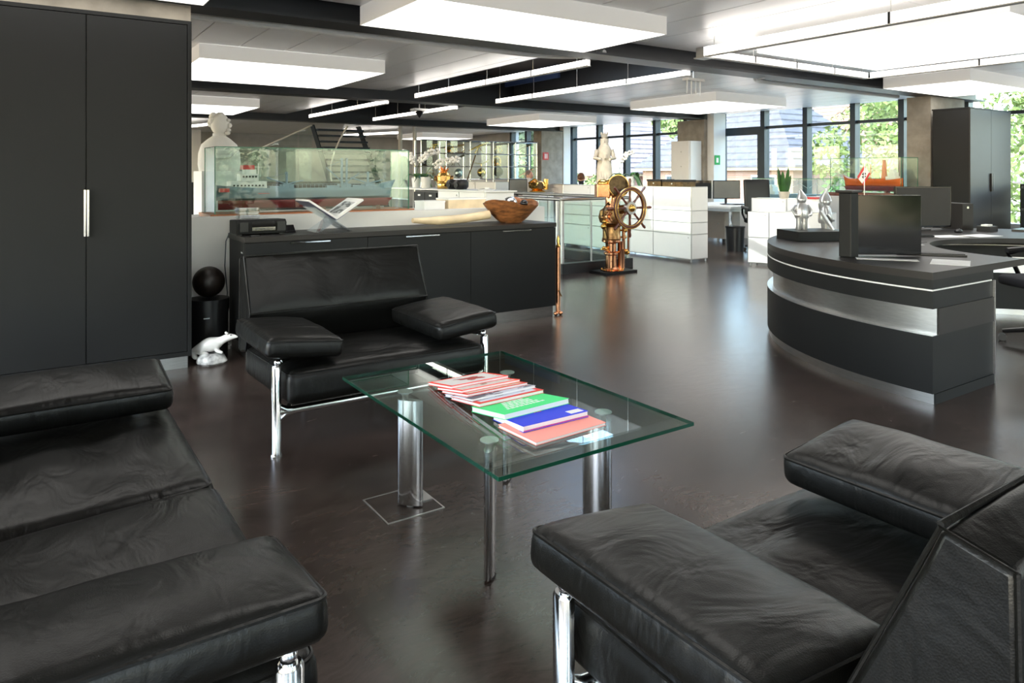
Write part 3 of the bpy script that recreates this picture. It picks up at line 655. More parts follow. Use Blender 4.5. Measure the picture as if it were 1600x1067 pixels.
# book on a crossed acrylic stand
bk = T('book_stand', 'clear crossed acrylic stand on the sideboard', 'book stand', (1.97, 5.42, WT))
for s in (-1, 1):
    Mx = Matrix.Translation((1.955, 5.42, WT+0.085)) @ Matrix.Rotation(s*math.radians(-33), 4, 'Y')
    MB().merge(bx(-0.185 if s > 0 else -0.2, 0.2 if s > 0 else 0.185, -0.13, 0.13, -0.004, 0.004), Mx).build('acrylic_plate', 'acrylic', bk)
bo = T('open_book', 'large open art book lying on the crossed acrylic stand', 'book', (1.955, 5.42, WT+0.09))
for s in (-1, 1):
    Mx = Matrix.Translation((1.955, 5.42, WT+0.096)) @ Matrix.Rotation(s*math.radians(-33), 4, 'Y')
    a = (0.005, 0.26) if s > 0 else (-0.26, -0.005)
    hf = MB().merge(bx(*a, -0.16, 0.16, 0.001, 0.016), Mx).build('page_block', 'paper', bo)
    MB().merge(bx(*a, -0.163, 0.163, -0.0015, 0.001), Mx).build('cover', cover('slate_cover', (0.12, 0.13, 0.2)), bo)
    MB().merge(bx(a[0]+0.05, a[1]-0.05, -0.11, 0.11, 0.016, 0.0165), Mx).build('picture', cover('grey_plate', (0.45, 0.45, 0.45), ((0.1, 0.1, 0.1), 3, 0.5), None, 6), hf)
cbl = T('power_cable', 'thin dark cable hanging from the radio down the sideboard side', 'cable', (1.24, 5.5, 0))
MB().tube([(1.30, 5.55, WT+0.012), (1.25, 5.58, WT+0.006), (1.225, 5.58, 0.80), (1.215, 5.57, 0.62), (1.235, 5.58, 0.42), (1.225, 5.58, 0.25), (1.24, 5.60, 0.02)], 0.004, 6).build('cord', 'mullion', cbl, smooth=True)
bx(1.215, 1.255, 5.58, 5.64, 0.0, 0.03).build('plug', 'white', cbl)
# ivory tusk
tk = MB().tube([(2.66+0.75*i/12, 5.40+0.03*math.sin(i/12*PI), WT+0.046+0.022*(i/12-0.35)**2*4) for i in range(13)], [0.020+0.018*min(1, i/4) for i in range(13)], 14)
tag(tk.build('tusk', 'ivory', smooth=True), 'pale curved tusk lying on the sideboard', 'tusk')
# carved root bowl with metal balls
bw_ = T('wooden_bowl', 'rough carved wooden bowl at the right end of the sideboard', 'bowl', (3.665, 5.43, WT))
prof = [(0.10, 0.0), (0.15, 0.035), (0.20, 0.085), (0.245, 0.14), (0.275, 0.185), (0.262, 0.185), (0.225, 0.13), (0.17, 0.07), (0.10, 0.03)]
mb = MB().lathe(prof, (3.665, 5.43, WT), 36)
mb.v = [(x, 5.43+(y-5.43)*0.75, WT+(z-WT)*(1+0.16*math.sin(2*math.atan2(y-5.43, x-3.665)+0.5)*(z-WT)/0.18+0.10*noise.noise(Vector((x*14, y*14, 2))))) for x, y, z in mb.v]
mb.build('bowl_shell', 'bowl', bw_, smooth=True)
for k in range(4): a = k*PI/2+0.6; MB().ell((3.665+0.09*math.cos(a), 5.43+0.065*math.sin(a), WT+0.006), (0.02, 0.02, 0.012)).build('foot', 'bowl', bw_, smooth=True)
for lbl, x, y, z, r, mm in (('large silver ball in the wooden bowl', 3.64, 5.41, WT+0.172, 0.066, 'chrome'), ('brown wooden ball in the bowl behind the silver one', 3.76, 5.49, WT+0.172, 0.058, 'teak'), ('small dark ball at the right of the wooden bowl', 3.762, 5.365, WT+0.172, 0.036, 'gloss_black')):
    tag(MB().ell((x, y, z), r, 20, 14).build('ball', mm, smooth=True), lbl, 'ball')
# copper rod at the sideboard end
cr = T('copper_fender', 'upright copper tube with a brass tip at the sideboard end', 'ornament', (4.07, 5.26, 0))
MB().cyl((4.065, 5.25, 0.02), (4.065, 5.25, 0.62), 0.022, n=16).build('tube', 'copper', cr, smooth=True)
MB().lathe([(0.018, 0.62), (0.024, 0.63), (0.012, 0.65), (0.016, 0.68), (0.004, 0.73)], (4.065, 5.25, 0), 12).build('tip', 'brass', cr, smooth=True)
MB().tube([(4.05, 5.222, 0.23), (4.085, 5.222, 0.17)], 0.006, 6).build('clasp', 'brass', cr)
for x in (4.02, 4.075): MB().ell((x, 5.225, 0.018), (0.022, 0.022, 0.018)).build('foot', 'copper', cr, smooth=True)
# bin, ball and porcelain animal in the corner
bn = T('waste_bin', 'round black bin between tall cabinet and sideboard', 'bin', (1.09, 5.50, 0))
MB().lathe([(0.125, 0), (0.128, 0.01), (0.132, 0.33), (0.128, 0.33), (0.12, 0.02)], (1.09, 5.5, 0), 28).build('body', 'black', bn, smooth=True)
MB().lathe([(0.137, 0.325), (0.138, 0.405), (0.02, 0.412)], (1.09, 5.5, 0), 28).build('lid', 'black', bn, smooth=True); bx(1.03, 1.07, 5.364, 5.368, 0.28, 0.287).build('badge', 'steel', bn)
tag(MB().ell((1.09, 5.50, 0.522), 0.110, 28, 18).build('dark_ball', mat('dark_brown_wood', (0.012, 0.008, 0.006), 0.4, 0, 0.6, 9), smooth=True), 'dark wooden ball resting on the black bin', 'ball')

# porcelain marten on a rock: one continuous skinned body
def skinned(name, verts, edges, radii, m, parent, sub=2, root=0):
    me = bpy.data.meshes.new(name); off = Vector((0, 0, 0)); q = parent
    while q is not None: off = off + q.location; q = q.parent
    me.from_pydata([tuple(Vector(v)-off) for v in verts], edges, []); me.materials.append(M[m] if isinstance(m, str) else m)
    o = bpy.data.objects.new(name, me); COL.objects.link(o); o.parent = parent
    sk_ = o.modifiers.new('skin', 'SKIN'); sk_.use_smooth_shade = True
    for i, r in enumerate(radii):
        sv = me.skin_vertices[0].data[i]; sv.radius = r if isinstance(r, tuple) else (r, r); sv.use_root = (i == root)
    sd = o.modifiers.new('round', 'SUBSURF'); sd.levels = sub; sd.render_levels = sub
    return o
an = T('porcelain_animal', 'white porcelain weasel on a rock, on the floor by the bin', 'figurine', (1.05, 5.22, 0))
ax = lambda u, z, y=0: (1.05+0.828*u, 5.24-0.56*u+y, z)
vv = [ax(-0.07, 0.115), ax(-0.02, 0.135), ax(0.03, 0.125), ax(0.07, 0.15), ax(0.115, 0.178), ax(0.155, 0.183), ax(0.188, 0.180), ax(-0.11, 0.085), ax(-0.115, 0.045), ax(-0.09, 0.025),
      ax(0.045, 0.085, 0.02), ax(0.075, 0.075, 0.02), ax(0.045, 0.085, -0.025), ax(0.08, 0.075, -0.025), ax(-0.06, 0.075, 0.03), ax(-0.02, 0.06, 0.03), ax(-0.06, 0.075, -0.035), ax(-0.015, 0.06, -0.035)]
ee = [(0, 1), (1, 2), (2, 3), (3, 4), (4, 5), (5, 6), (0, 7), (7, 8), (8, 9), (2, 10), (10, 11), (2, 12), (12, 13), (0, 14), (14, 15), (0, 16), (16, 17)]
rr = [0.048, 0.050, 0.036, 0.027, 0.030, 0.018, 0.007, 0.026, 0.022, 0.012, 0.013, 0.010, 0.013, 0.010, 0.022, 0.012, 0.022, 0.012]
skinned('body', vv, ee, rr, 'porcelain', an)
rk = MB().lathe([(0.085, 0.0), (0.10, 0.015), (0.085, 0.05), (0.06, 0.075)], (1.055, 5.235, 0), 18)
rk.v = [(x+0.02*noise.noise(Vector((x*22, y*22, z*22))), y+0.02*noise.noise(Vector((x*22+5, y*22, z*22))), z) for x, y, z in rk.v]; rk.build('rock', 'porc_grey', an, smooth=True)
for s in (-1, 1): MB().ell(ax(0.110, 0.205, 0.018*s), 0.009, 8, 6).build('ear', 'porcelain', an, smooth=True); MB().ell(ax(0.135, 0.196, -0.02 if s < 0 else 0.02), 0.005, 8, 6).build('eye', 'black', an)

# ================================================================== GLASS SHOWCASES AND SHIP MODELS
def showcase(label, x0, x1, y0, y1, z0, z1, plinth, g='ship model showcases', pl=0.03, nosetop=False):
    t = T('glass_showcase', label, 'showcase', ((x0+x1)/2, (y0+y1)/2, z0), 0, g)
    e = 0.006
    bx(x0-0.04, x1+0.04, y0-0.04, y1+0.04, z0, z0+pl).build('plinth', plinth, t, bevel=0.003)
    zb = z0+pl
    t.location.z += 0.001
    for a in ((x0, x1, y0, y0+e), (x0, x1, y1-e, y1), (x0, x0+e, y0+e, y1-e), (x1-e, x1, y0+e, y1-e)): bx(*a, zb, z1-e).build('pane', 'caseglass', t)
    bx(x0, x1, y0, y1, z1-e, z1).build('lid_pane', 'caseglass', t)
    ed = MB(); q = 0.003
    for x in (x0, x1):
        for y in (y0, y1): ed.box(x-q, x+q, y-q, y+q, zb, z1)
    for y in (y0, y1): ed.box(x0, x1, y-q, y+q, z1-q, z1+q)
    for x in (x0, x1): ed.box(x-q, x+q, y0, y1, z1-q, z1+q)
    ed.build('glass_edge', 'gedge', t); return t
def hull(L, B, D, n=24, bow=0.25, stern=0.1, sheer=0.12):
    mb = MB(); vs = []; k = 7
    for i in range(n+1):
        u = i/n; b = B/2*min(1, (u/stern)**0.5 if u < stern else 1)*min(1, ((1-u)/bow)**0.55 if u > 1-bow else 1)
        b = max(b, 0.002); sh = sheer*D*(2*u-1)**4*(1.4 if u > .5 else .6)
        for j in range(k):
            v = j/(k-1); yy = b*(min(1, 0.62+0.5*v)) if v > 0 else b*0.25
            rake = (0.05*L*(v-1) if u > 0.97 else 0); vs.append((u*L+rake, -yy, v*D + sh*v))
        for j in reversed(range(k)):
            v = j/(k-1); yy = b*(min(1, 0.62+0.5*v)) if v > 0 else b*0.25
            rake = (0.05*L*(v-1) if u > 0.97 else 0); vs.append((u*L+rake, yy, v*D + sh*v))
    P = 2*k; fs = [(i*P+j, i*P+(j+1) % P, (i+1)*P+(j+1) % P, (i+1)*P+j) for i in range(n) for j in range(P)] + [tuple(range(P)), tuple(n*P+j for j in reversed(range(P)))]
    return mb.add(vs, fs)
def mv(mb, loc, rz=0.0): return MB().merge(mb, Matrix.Translation(loc) @ Matrix.Rotation(rz, 4, 'Z'))
showcase('long glass showcase with a cargo ship on the white parapet', 1.20, 2.83, 5.83, 6.20, 0.955, 1.505, 'teak')
sh = T('cargo_ship_model', 'long cargo ship model with white bridge and grey cranes in the showcase', 'model ship', (2.0, 6.0, 0.985))
zd = 0.985
for x in (1.55, 2.1, 2.6): bx(x-0.02, x+0.02, 5.97, 6.05, zd, zd+0.04).build('cradle', 'mahogany', sh)
mv(hull(1.50, 0.17, 0.075, 26, 0.16, 0.10, 0), (1.26, 6.01, zd+0.025)).build('lower_hull', 'hullred', sh, smooth=True)
mv(hull(1.54, 0.18, 0.095, 26, 0.18, 0.08, 0.5), (1.245, 6.01, zd+0.100)).build('upper_hull', 'shipgrey', sh, smooth=True)
dk = zd+0.197
def part(parent, name, m, *boxes):
    mb = MB()
    for b in boxes: mb.box(*b)
    return mb.build(name, m, parent)
part(sh, 'aft_deckhouse', 'white', (1.34, 1.62, 5.94, 6.08, dk-0.04, dk+0.055)); br = part(sh, 'bridge', 'white', (1.42, 1.55, 5.935, 6.085, dk+0.055, dk+0.115), (1.46, 1.54, 5.95, 6.07, dk+0.115, dk+0.15))
part(sh, 'funnel', 'red', (1.44, 1.53, 5.965, 6.055, dk+0.15, dk+0.185)); part(sh, 'red_band', 'red', (1.55, 1.64, 5.9285, 5.9345, dk-0.045, dk-0.025), (1.26, 1.33, 5.935, 6.08, dk-0.03, dk+0.0))
wnd = MB()
for q in range(9): wnd.box(1.36+0.028*q, 1.372+0.028*q, 5.932, 5.94, dk+0.015, dk+0.028)
for q in range(5): wnd.box(1.43+0.024*q, 1.443+0.024*q, 5.928, 5.936, dk+0.085, dk+0.10)
wnd.build('portholes', 'black', sh)
MB().tube([(1.57, 6.01, dk+0.055), (1.57, 6.01, dk+0.20)], 0.004, 6).tube([(1.535, 6.01, dk+0.17), (1.60, 6.01, dk+0.17)], 0.003, 6).build('mast', 'white', sh)
for x in (1.80, 2.30, 2.52):
    big = x == 2.30; h = 0.24 if big else 0.12
    for q in (-0.022, 0.022) if big else (0.0,):
        MB().tube([(x+q, 6.01, dk), (x+q, 6.01, dk+h)], 0.011, 8).ell((x+q, 6.01, dk+h), 0.014, 8, 6).build('crane_post', 'shipgrey', sh)
    MB().tube([(x, 6.01, dk+0.03), (x-0.16, 6.01, dk+h*0.7)], 0.006, 6).tube([(x, 6.01, dk+h), (x-0.16, 6.01, dk+h*0.7)], 0.002, 4).tube([(x, 6.01, dk+0.03), (x+0.14, 6.01, dk+h*0.5)], 0.006, 6).build('crane_boom', 'shipgrey', sh)
    part(sh, 'crane_house', 'shipgrey', (x-0.045, x+0.045, 5.96, 6.06, dk-0.01, dk+0.03))
for x in (1.70, 1.92, 2.05, 2.18, 2.41): part(sh, 'hatch_cover', 'anthracite' if x in (1.92, 2.05) else 'shipgrey', (x-0.055, x+0.055, 5.95, 6.07, dk-0.01, dk+0.015))
rl = MB()
for x in [1.66+0.035*i for i in range(28)]: rl.tube([(x, 5.925, dk-0.02), (x, 5.925, dk+0.03)], 0.0015, 4)
rl.tube([(1.66, 5.925, dk+0.03), (2.62, 5.925, dk+0.03)], 0.0015, 4).build('railing', 'shipgrey', sh)
part(sh, 'forecastle', 'shipgrey', (2.60, 2.72, 5.95, 6.07, dk-0.01, dk+0.03))

# bust behind the showcase
bu = T('plaster_bust', 'white plaster bust in profile behind the left end of the showcase', 'statue', (1.42, 6.72, 0))
bx(1.24, 1.60, 6.54, 6.90, 0, 1.32).build('pedestal', 'white', bu, bevel=0.004)
bz = 1.32
body = MB().lathe([(0.17, 0), (0.18, 0.06), (0.175, 0.16), (0.15, 0.235), (0.095, 0.285), (0.058, 0.31), (0.055, 0.335)], (1.42, 6.72, bz), 22, 1.0, 0.72); body.build('shoulders', 'plaster', bu, smooth=True)
hd = MB().ell((1.425, 6.72, bz+0.415), (0.082, 0.07, 0.098), 18, 12); hd.build('head', 'plaster', bu, smooth=True)
cx, cy = 0.828, -0.56
P_ = lambda u, z, s=0: (1.425+cx*u-cy*s*0, 6.72+cy*u, bz+z)
MB().ell(P_(0.088, 0.405), (0.018, 0.014, 0.022)).ell(P_(0.074, 0.365), (0.024, 0.022, 0.016)).ell(P_(0.066, 0.338), (0.026, 0.024, 0.018)).ell(P_(0.072, 0.45), (0.022, 0.024, 0.016)).build('face', 'plaster', bu, smooth=True)
hr = MB()
for k in range(26):
    a = random.uniform(0, 2*PI); t_ = random.uniform(-0.2, 1.2); u = -0.025+0.055*math.cos(a)*math.cos(t_*0.8); q2 = 0.05*math.sin(a)*math.cos(t_*0.8); hr.ell((1.425+cx*u+q2*0.56, 6.72+cy*u+q2*0.83, bz+0.43+0.07*math.sin(t_)), 0.030, 8, 6)
hr.build('hair', 'plaster', bu, smooth=True)
MB().tube([(1.30, 6.60, bz+0.2), (1.38, 6.58, bz+0.12), (1.47, 6.585, bz+0.13), (1.55, 6.62, bz+0.2)], 0.02, 8).build('drapery_fold', 'plaster', bu, smooth=True)

# ================================================================== WHITE MODULAR CABINETS
def usm(label, x0, x1, y0, y1, ylines, zlines, face='x', m='usm', doors=None, z0=0.045, frame=True):
    """cabinet run: chrome frame, one front panel per field on the x0 side, end panels on the y0 side"""
    t = T('modular_cabinet', label, 'cabinet', ((x0+x1)/2, (y0+y1)/2, 0), 0, 'white modular cabinets')
    bx(x0+0.02, x1-0.02, y0+0.02, y1-0.02, z0+0.01, zlines[-1]-0.012).build('carcass', m, t)
    zs = zlines
    for i in range(len(ylines)-1):
        for j in range(len(zs)-1):
            f = bx(x0, x0+0.018, ylines[i]+0.007, ylines[i+1]-0.007, zs[j]+0.006, zs[j+1]-0.006).build('front_panel', m, t)
            if (i+j) % 3 == 0: MB().cyl((x0-0.008, ylines[i]+0.05, zs[j+1]-0.045), (x0, ylines[i]+0.05, zs[j+1]-0.045), 0.009, n=8).build('lock', 'steel', f)
    for j in range(len(zs)-1): bx(x0+0.012, x1-0.012, y0, y0+0.018, zs[j]+0.006, zs[j+1]-0.006).build('end_panel', m, t)
    bx(x0+0.01, x1-0.01, y0+0.01, y1-0.01, zs[-1]-0.012, zs[-1]).build('top_panel', m, t)
    fr_ = MB()
    for y in ylines: fr_.tube([(x0+0.010, y, z0), (x0+0.010, y, zs[-1]-0.004)], 0.0055, 6)
    for z in zs: fr_.tube([(x0+0.010, y0+0.008, z), (x0+0.010, y1, z)], 0.0055, 6).tube([(x0+0.01, y0+0.009, z), (x1-0.01, y0+0.009, z)], 0.0055, 6)
    fr_.tube([(x1-0.01, y0+0.009, z0), (x1-0.01, y0+0.009, zs[-1])], 0.0055, 6).build('tube_frame', 'steel', t)
    for y in (y0+0.03, (y0+y1)/2, y1-0.03):
        for x in (x0+0.03, x1-0.03): MB().cyl((x, y, 0), (x, y, z0), 0.012, n=8).build('foot', 'steel', t)
    return t
Z4 = [0.045, 0.405, 0.578, 0.752, 1.10]
usm('long white modular cabinet row behind the ship telegraph', 8.03, 8.40, 7.21, 10.22, [7.21, 7.975, 8.72, 9.47, 10.22], Z4)
usm('beige modular cabinet continuing the white row behind the brass lamp', 8.05, 8.42, 10.26, 12.0, [10.26, 11.13, 12.0], [0.045, 0.4, 0.75, 1.10], m='usm_beige')
q_ = usm('white modular cabinet beside the reception, lit by the sun', 8.655, 9.025, 5.56, 6.66, [5.56, 6.0, 6.37, 6.66], [0.045, 0.40, 0.76]); q_.rotation_euler.z = math.radians(22)
q_ = usm('taller white modular cabinet behind the sunlit one', 9.10, 9.47, 5.95, 6.95, [5.95, 6.45, 6.95], [0.045, 0.35, 0.65, 0.935]); q_.rotation_euler.z = math.radians(22)
usm('white modular cabinet behind the parapet with orchids on top', 4.02, 4.40, 6.45, 7.50, [6.45, 7.0, 7.50], [0.045, 0.4, 0.75, 1.10])
usm('far white modular cabinet in front of the instrument shelf', 8.1, 8.5, 12.6, 15.2, [12.6, 13.4, 14.3, 15.2], [0.045, 0.4, 0.75, 1.12])
dr_ = T('drawer_block', 'black drawer block with pale label tabs behind the showcase', 'drawers', (4.1, 7.75, 0))
bx(4.03, 4.38, 7.52, 8.12, 0.02, 1.09).build('carcass', 'black', dr_)
for i in range(2):
    for j in range(6):
        f = bx(4.012, 4.03, 7.53+0.295*i, 7.815+0.295*i, 0.19+0.148*j, 0.332+0.148*j).build('drawer', 'anthracite', dr_)
        bx(4.008, 4.012, 7.64+0.295*i, 7.70+0.295*i, 0.285+0.148*j, 0.305+0.148*j).build('label_tab', 'paper', f)
tag(bx(4.0, 4.42, 6.43, 8.75, 1.101, 1.115).build('counter_shelf', 'white'), 'white shelf board across the drawer block and cabinet', 'shelf')
cb = T('storage_tower', 'cream stack of lockable cabinet boxes by the middle column', 'cabinet', (12.8, 11.7, 0))
bx(12.60, 12.98, 11.36, 11.92, 0.0, 2.05).build('carcass', 'usm', cb)
for j in range(6): 
    f = bx(12.585, 12.60, 11.37, 11.91, 0.02+0.34*j, 0.35+0.34*j).build('flap', 'usm_beige' if j < 0 else 'usm', cb); MB().cyl((12.575, 11.6, 0.10+0.34*j), (12.585, 11.6, 0.10+0.34*j), 0.015, n=8).build('lock', 'steel', f)
    bx(12.62, 12.98, 11.345, 11.36, 0.02+0.34*j, 0.35+0.34*j).build('end_panel', 'usm', cb)
for lbl, y0, y1, z1 in (('left black document box on the white cabinet row', 7.86, 8.15, 1.21), ('right black document box at the end of the white cabinet row', 7.42, 7.83, 1.205)):
    t = T('document_box', lbl, 'box', (8.2, (y0+y1)/2, 1.10)); bx(8.08, 8.36, y0, y1, 1.10, z1-0.03).build('body', 'darkbrass', t); bx(8.07, 8.37, y0-0.004, y1+0.004, z1-0.03, z1).build('lid', 'anthracite', t); MB().cyl((8.065, (y0+y1)/2, z1-0.06), (8.08, (y0+y1)/2, z1-0.06), 0.012, n=8).build('stud', 'steel', t)

# ================================================================== STAIRWELL BALUSTRADE
rg = T('stairwell_balustrade', 'glass balustrade with steel handrail around the stairwell opening', 'balustrade', (6.4, 8.6, 0))
RX0, RX1, RY0, RY1, RZ = 5.72, 6.93, 7.36, 11.0, 0.965
for a in ((RX0, RX1+0.03, RY0-0.06, RY0+0.06), (RX0-0.06, RX0+0.06, RY0+0.06, RY1), (RX1-0.06, RX1+0.06, RY0+0.06, RY1), (RX0, RX1, RY1, RY1+0.12)): bx(*a, 0, 0.13).build('kerb', 'beam', rg)
for x, y in ((RX0-0.03, RY0), (RX0+0.05, RY0), (RX1, RY0), (RX0, 9.2), (RX1, 9.2), (RX0, RY1), (RX1, RY1)): bx(x-0.016, x+0.016, y-0.016, y+0.016, 0.13, RZ-0.02).build('post', 'steel', rg)
for p in ([(RX0, RY0), (RX1+0.03, RY0)], [(RX0, RY0-0.03), (RX0, RY1)], [(RX1, RY0), (RX1, RY1)], [(RX0, RY1), (RX1, RY1)]): MB().tube([(x, y, RZ) for x, y in p], 0.022, 12).build('handrail', 'steel', rg, smooth=True)
g_ = 0.008
for a in ((RX0+0.08, RX0+0.52, RY0-g_, RY0+g_), (RX0+0.56, RX1-0.03, RY0-g_, RY0+g_), (RX0-g_, RX0+g_, RY0+0.05, 9.16), (RX0-g_, RX0+g_, 9.24, RY1-0.05), (RX1-g_, RX1+g_, RY0+0.05, 9.16), (RX1-g_, RX1+g_, 9.24, RY1-0.05)): bx(*a, 0.13, RZ-0.05).build('pane', 'caseglass', rg)
bx(RX0+0.535, RX0+0.545, RY0-0.011, RY0+0.011, 0.13, RZ-0.05).build('pane_joint', 'white', rg)

# ================================================================== SHIP TELEGRAPH WITH STEERING WHEEL
st = T('steering_stand', 'brass and copper ship steering stand with wooden wheel', 'steering stand', (6.40, 7.07, 0))
X, Y = 6.40, 7.07
# local frame: ru = screen-right, wheel axis towards viewer
wa = Vector((0, -1, 0)); wr_ = Vector((1, 0, 0)); ZS = 0.77
bx(6.13, 6.68, 6.92, 7.25, 0.0, 0.03).build('base_plate', 'anthracite', st, bevel=0.004)
def lt(name, prof, m, dx=0.0, dy=0.0, n=18, sx=1, sy=1): return MB().lathe([(r_, max(0.03, z_*ZS)) for r_, z_ in prof], (X+dx, Y+dy, 0), n, sx, sy).build(name, m, st, smooth=True)
lt('foot_flange', [(0.15, 0.03), (0.155, 0.05), (0.10, 0.07), (0.085, 0.10)], 'copper', -0.03)
lt('lower_column', [(0.075, 0.07), (0.072, 0.30), (0.095, 0.32), (0.095, 0.35), (0.07, 0.37), (0.07, 0.50), (0.12, 0.53), (0.12, 0.56)], 'copper', -0.05)
lt('twin_column', [(0.05, 0.05), (0.048, 0.50), (0.06, 0.53)], 'copper', 0.10, -0.03)
lt('drum', [(0.12, 0.56), (0.125, 0.58), (0.115, 0.60), (0.115, 0.78), (0.13, 0.80), (0.10, 0.83)], 'bronze', -0.04)
lt('gear_housing', [(0.10, 0.82), (0.17, 0.86), (0.19, 0.95), (0.17, 1.06), (0.10, 1.12)], 'bronze', -0.04, 0, 20, 1.0, 0.75)
lt('upper_column', [(0.085, 1.10), (0.075, 1.14), (0.072, 1.34), (0.095, 1.36), (0.09, 1.40)], 'copper', -0.05)
for k in range(8):
    a = 2*PI*k/8; MB().ell((X-0.03+0.135*math.cos(a), Y+0.135*math.sin(a), 0.045), (0.014, 0.014, 0.016), 8, 6).build('bolt', 'brass', st)
def P3(u, v, z): return Vector((X, Y, 0)) + wr_*u + wa*v + Vector((0, 0, z*ZS))
MB().tube([P3(0.0, 0.02, 1.05), P3(0.05, 0.24, 1.11)], [0.075, 0.045], 14).build('wheel_shaft', 'bronze', st, smooth=True)
MB().tube([P3(-0.12, 0.02, 0.96), P3(-0.12, 0.10, 0.96)], 0.09, 18).tube([P3(-0.12, 0.10, 0.96), P3(-0.12, 0.115, 0.96)], 0.055, 14).build('inspection_cover', 'copper', st, smooth=True)
# dial head and indicator box at top
MB().tube([P3(-0.02, 0.02, 1.45), P3(-0.06, 0.16, 1.48)], [0.13, 0.15], 24).build('dial_drum', 'brass', st, smooth=True)
MB().tube([P3(-0.061, 0.161, 1.481), P3(-0.063, 0.168, 1.482)], 0.135, 24).build('dial_face', 'darkbrass', st)
hb = MB(); hb.obox(P3(-0.22, 0.02, 1.40), (0.17, 0.16, 0.17), (0, 0, -0.5)).build('indicator_box', 'copper', st, bevel=0.008)
MB().ell(P3(-0.2, 0.02, 1.52), (0.08, 0.08, 0.055)).tube([P3(-0.27, 0.05, 1.50), P3(-0.13, 0.05, 1.58)], 0.018, 8).tube([P3(-0.25, 0.0, 1.56), P3(-0.15, 0.0, 1.56)], 0.02, 8).build('valve_cluster', 'brass', st, smooth=True)
for u, v, z, r in ((-0.20, 0.05, 0.88, 0.035), (-0.22, 0.02, 0.95, 0.03), (-0.21, 0.04, 0.80, 0.04), (-0.18, 0.08, 0.86, 0.028), (-0.19, 0.06, 1.02, 0.022), (-0.17, 0.02, 0.42, 0.03), (-0.20, 0.03, 0.44, 0.022), (0.16, 0.06, 0.36, 0.03), (0.20, 0.06, 0.33, 0.022), (0.11, 0.10, 0.72, 0.03), (0.14, 0.06, 0.60, 0.025)):
    MB().ell(P3(u, v, z), r, 10, 7).tube([P3(u, v, z), P3(u*0.4, 0.0, z)], r*0.45, 8).build('fitting', 'brass' if z < 0.9 else 'bronze', st, smooth=True)
for pts, r, m in (([(0.10, 0.08, 0.40), (0.10, 0.08, 0.80), (0.06, 0.05, 0.86)], 0.022, 'copper'), ([(0.20, 0.06, 0.34), (0.20, 0.06, 0.76), (0.12, 0.05, 0.84)], 0.011, 'copper'), ([(-0.16, 0.05, 0.46), (-0.16, 0.05, 0.62), (-0.20, 0.04, 0.78)], 0.008, 'darkbrass'), ([(-0.12, 0.03, 1.20), (-0.20, 0.04, 1.12), (-0.23, 0.04, 0.96)], 0.008, 'darkbrass'), ([(-0.24, 0.03, 0.42), (0.22, 0.03, 0.30)], 0.010, 'brass'), ([(-0.14, 0.04, 1.17), (0.06, 0.04, 1.15)], 0.012, 'darkbrass')):
    MB().tube([P3(*p) for p in pts], r, 8).build('pipe', m, st, smooth=True)
# the wheel
WC = P3(0.05, 0.25, 0.855/ZS)
def WP(r, a, v=0.0): return WC + wr_*(r*math.cos(a)) + Vector((0, 0, 1))*(r*math.sin(a)) + wa*v
wh = MB().tube([WP(0.248, 2*PI*i/40) for i in range(40)], 0.026, 10, closed=True).build('wheel_rim', 'mahogany', st, smooth=True)
for rr_, v in ((0.228, 0.024), (0.268, 0.022)): MB().tube([WP(rr_, 2*PI*i/40, v) for i in range(40)], 0.006, 6, closed=True).build('brass_ring', 'brass', wh, smooth=True)
for k in range(8):
    a = PI/2 + k*PI/4
    MB().tube([WP(r, a) for r in (0.05, 0.11, 0.15, 0.21, 0.23)], [0.012, 0.017, 0.012, 0.016, 0.014], 8).build('spoke', 'mahogany', st, smooth=True)
    MB().tube([WP(r, a) for r in (0.26, 0.285, 0.31, 0.35, 0.378, 0.383)], [0.012, 0.018, 0.013, 0.020, 0.014, 0.004], 8).build('spoke_handle', 'mahogany', st, smooth=True)
MB().tube([WP(0, 0, -0.02), WP(0, 0, 0.035)], [0.09, 0.082], 22).build('hub', 'steel', st, smooth=True)
MB().ell(tuple(WP(0, 0, 0.035)), 0.05, 14, 10).build('hub_cap', 'brass', st, smooth=True)

# ================================================================== RECEPTION COUNTER
RC, RO, A0, A1 = (6.375, 2.02), 2.152, PI, math.radians(8)
rc_ = T('reception_counter', 'semicircular dark reception counter with a metal band', 'counter', (6.375, 3.0, 0))
def ring(name, m, r0, r1, z0, z1, a1=A1, bev=0.0): return MB().arc_wall(RC, r0, r1, A0, a1, z0, z1, 72).build(name, m, rc_, smooth=True, ang=30, bevel=bev)
ring('plinth', 'steel', 1.45, RO-0.012, 0, 0.058); ring('lower_panel', 'anthracite', 1.40, RO, 0.058, 0.383)
ring('ledge_edge', 'steel', 2.09, RO+0.001, 0.383, 0.386)
ring('metal_band', 'steel', 1.42, RO-0.045, 0.386, 0.536); ring('upper_panel', 'anthracite', 1.40, RO, 0.536, 0.636)
ring('light_joint', 'usm', 1.42, RO+0.0015, 0.637, 0.645); ring('counter_top', 'anthra_top', 0.95, RO, 0.700, 0.742); ring('top_fascia', 'anthracite', 1.40, RO-0.0005, 0.647, 0.700)
for a, b, m in ((0.386, 0.536, 'anthra_top'), (0.0, 0.058, 'anthracite')): bx(4.225+0.045*(a > 0.1)+0.01, 4.975, 2.012, 2.020, a, b).build('end_shade_strip', m, rc_)  # dark strips paint shade over the metal bands at the counter end
bx(4.968, 4.978, 2.008, 2.02, 0.0, 0.64).build('end_strip', 'steel', rc_)
DT = 0.742
def slab_t(name, label, cat, c, size, rz, m, z=DT, bevel=0.0, group=None):
    return tag(MB().obox((c[0], c[1], z+size[2]/2), size, (0, 0, rz)).build(name, m, bevel=bevel), label, cat, group)
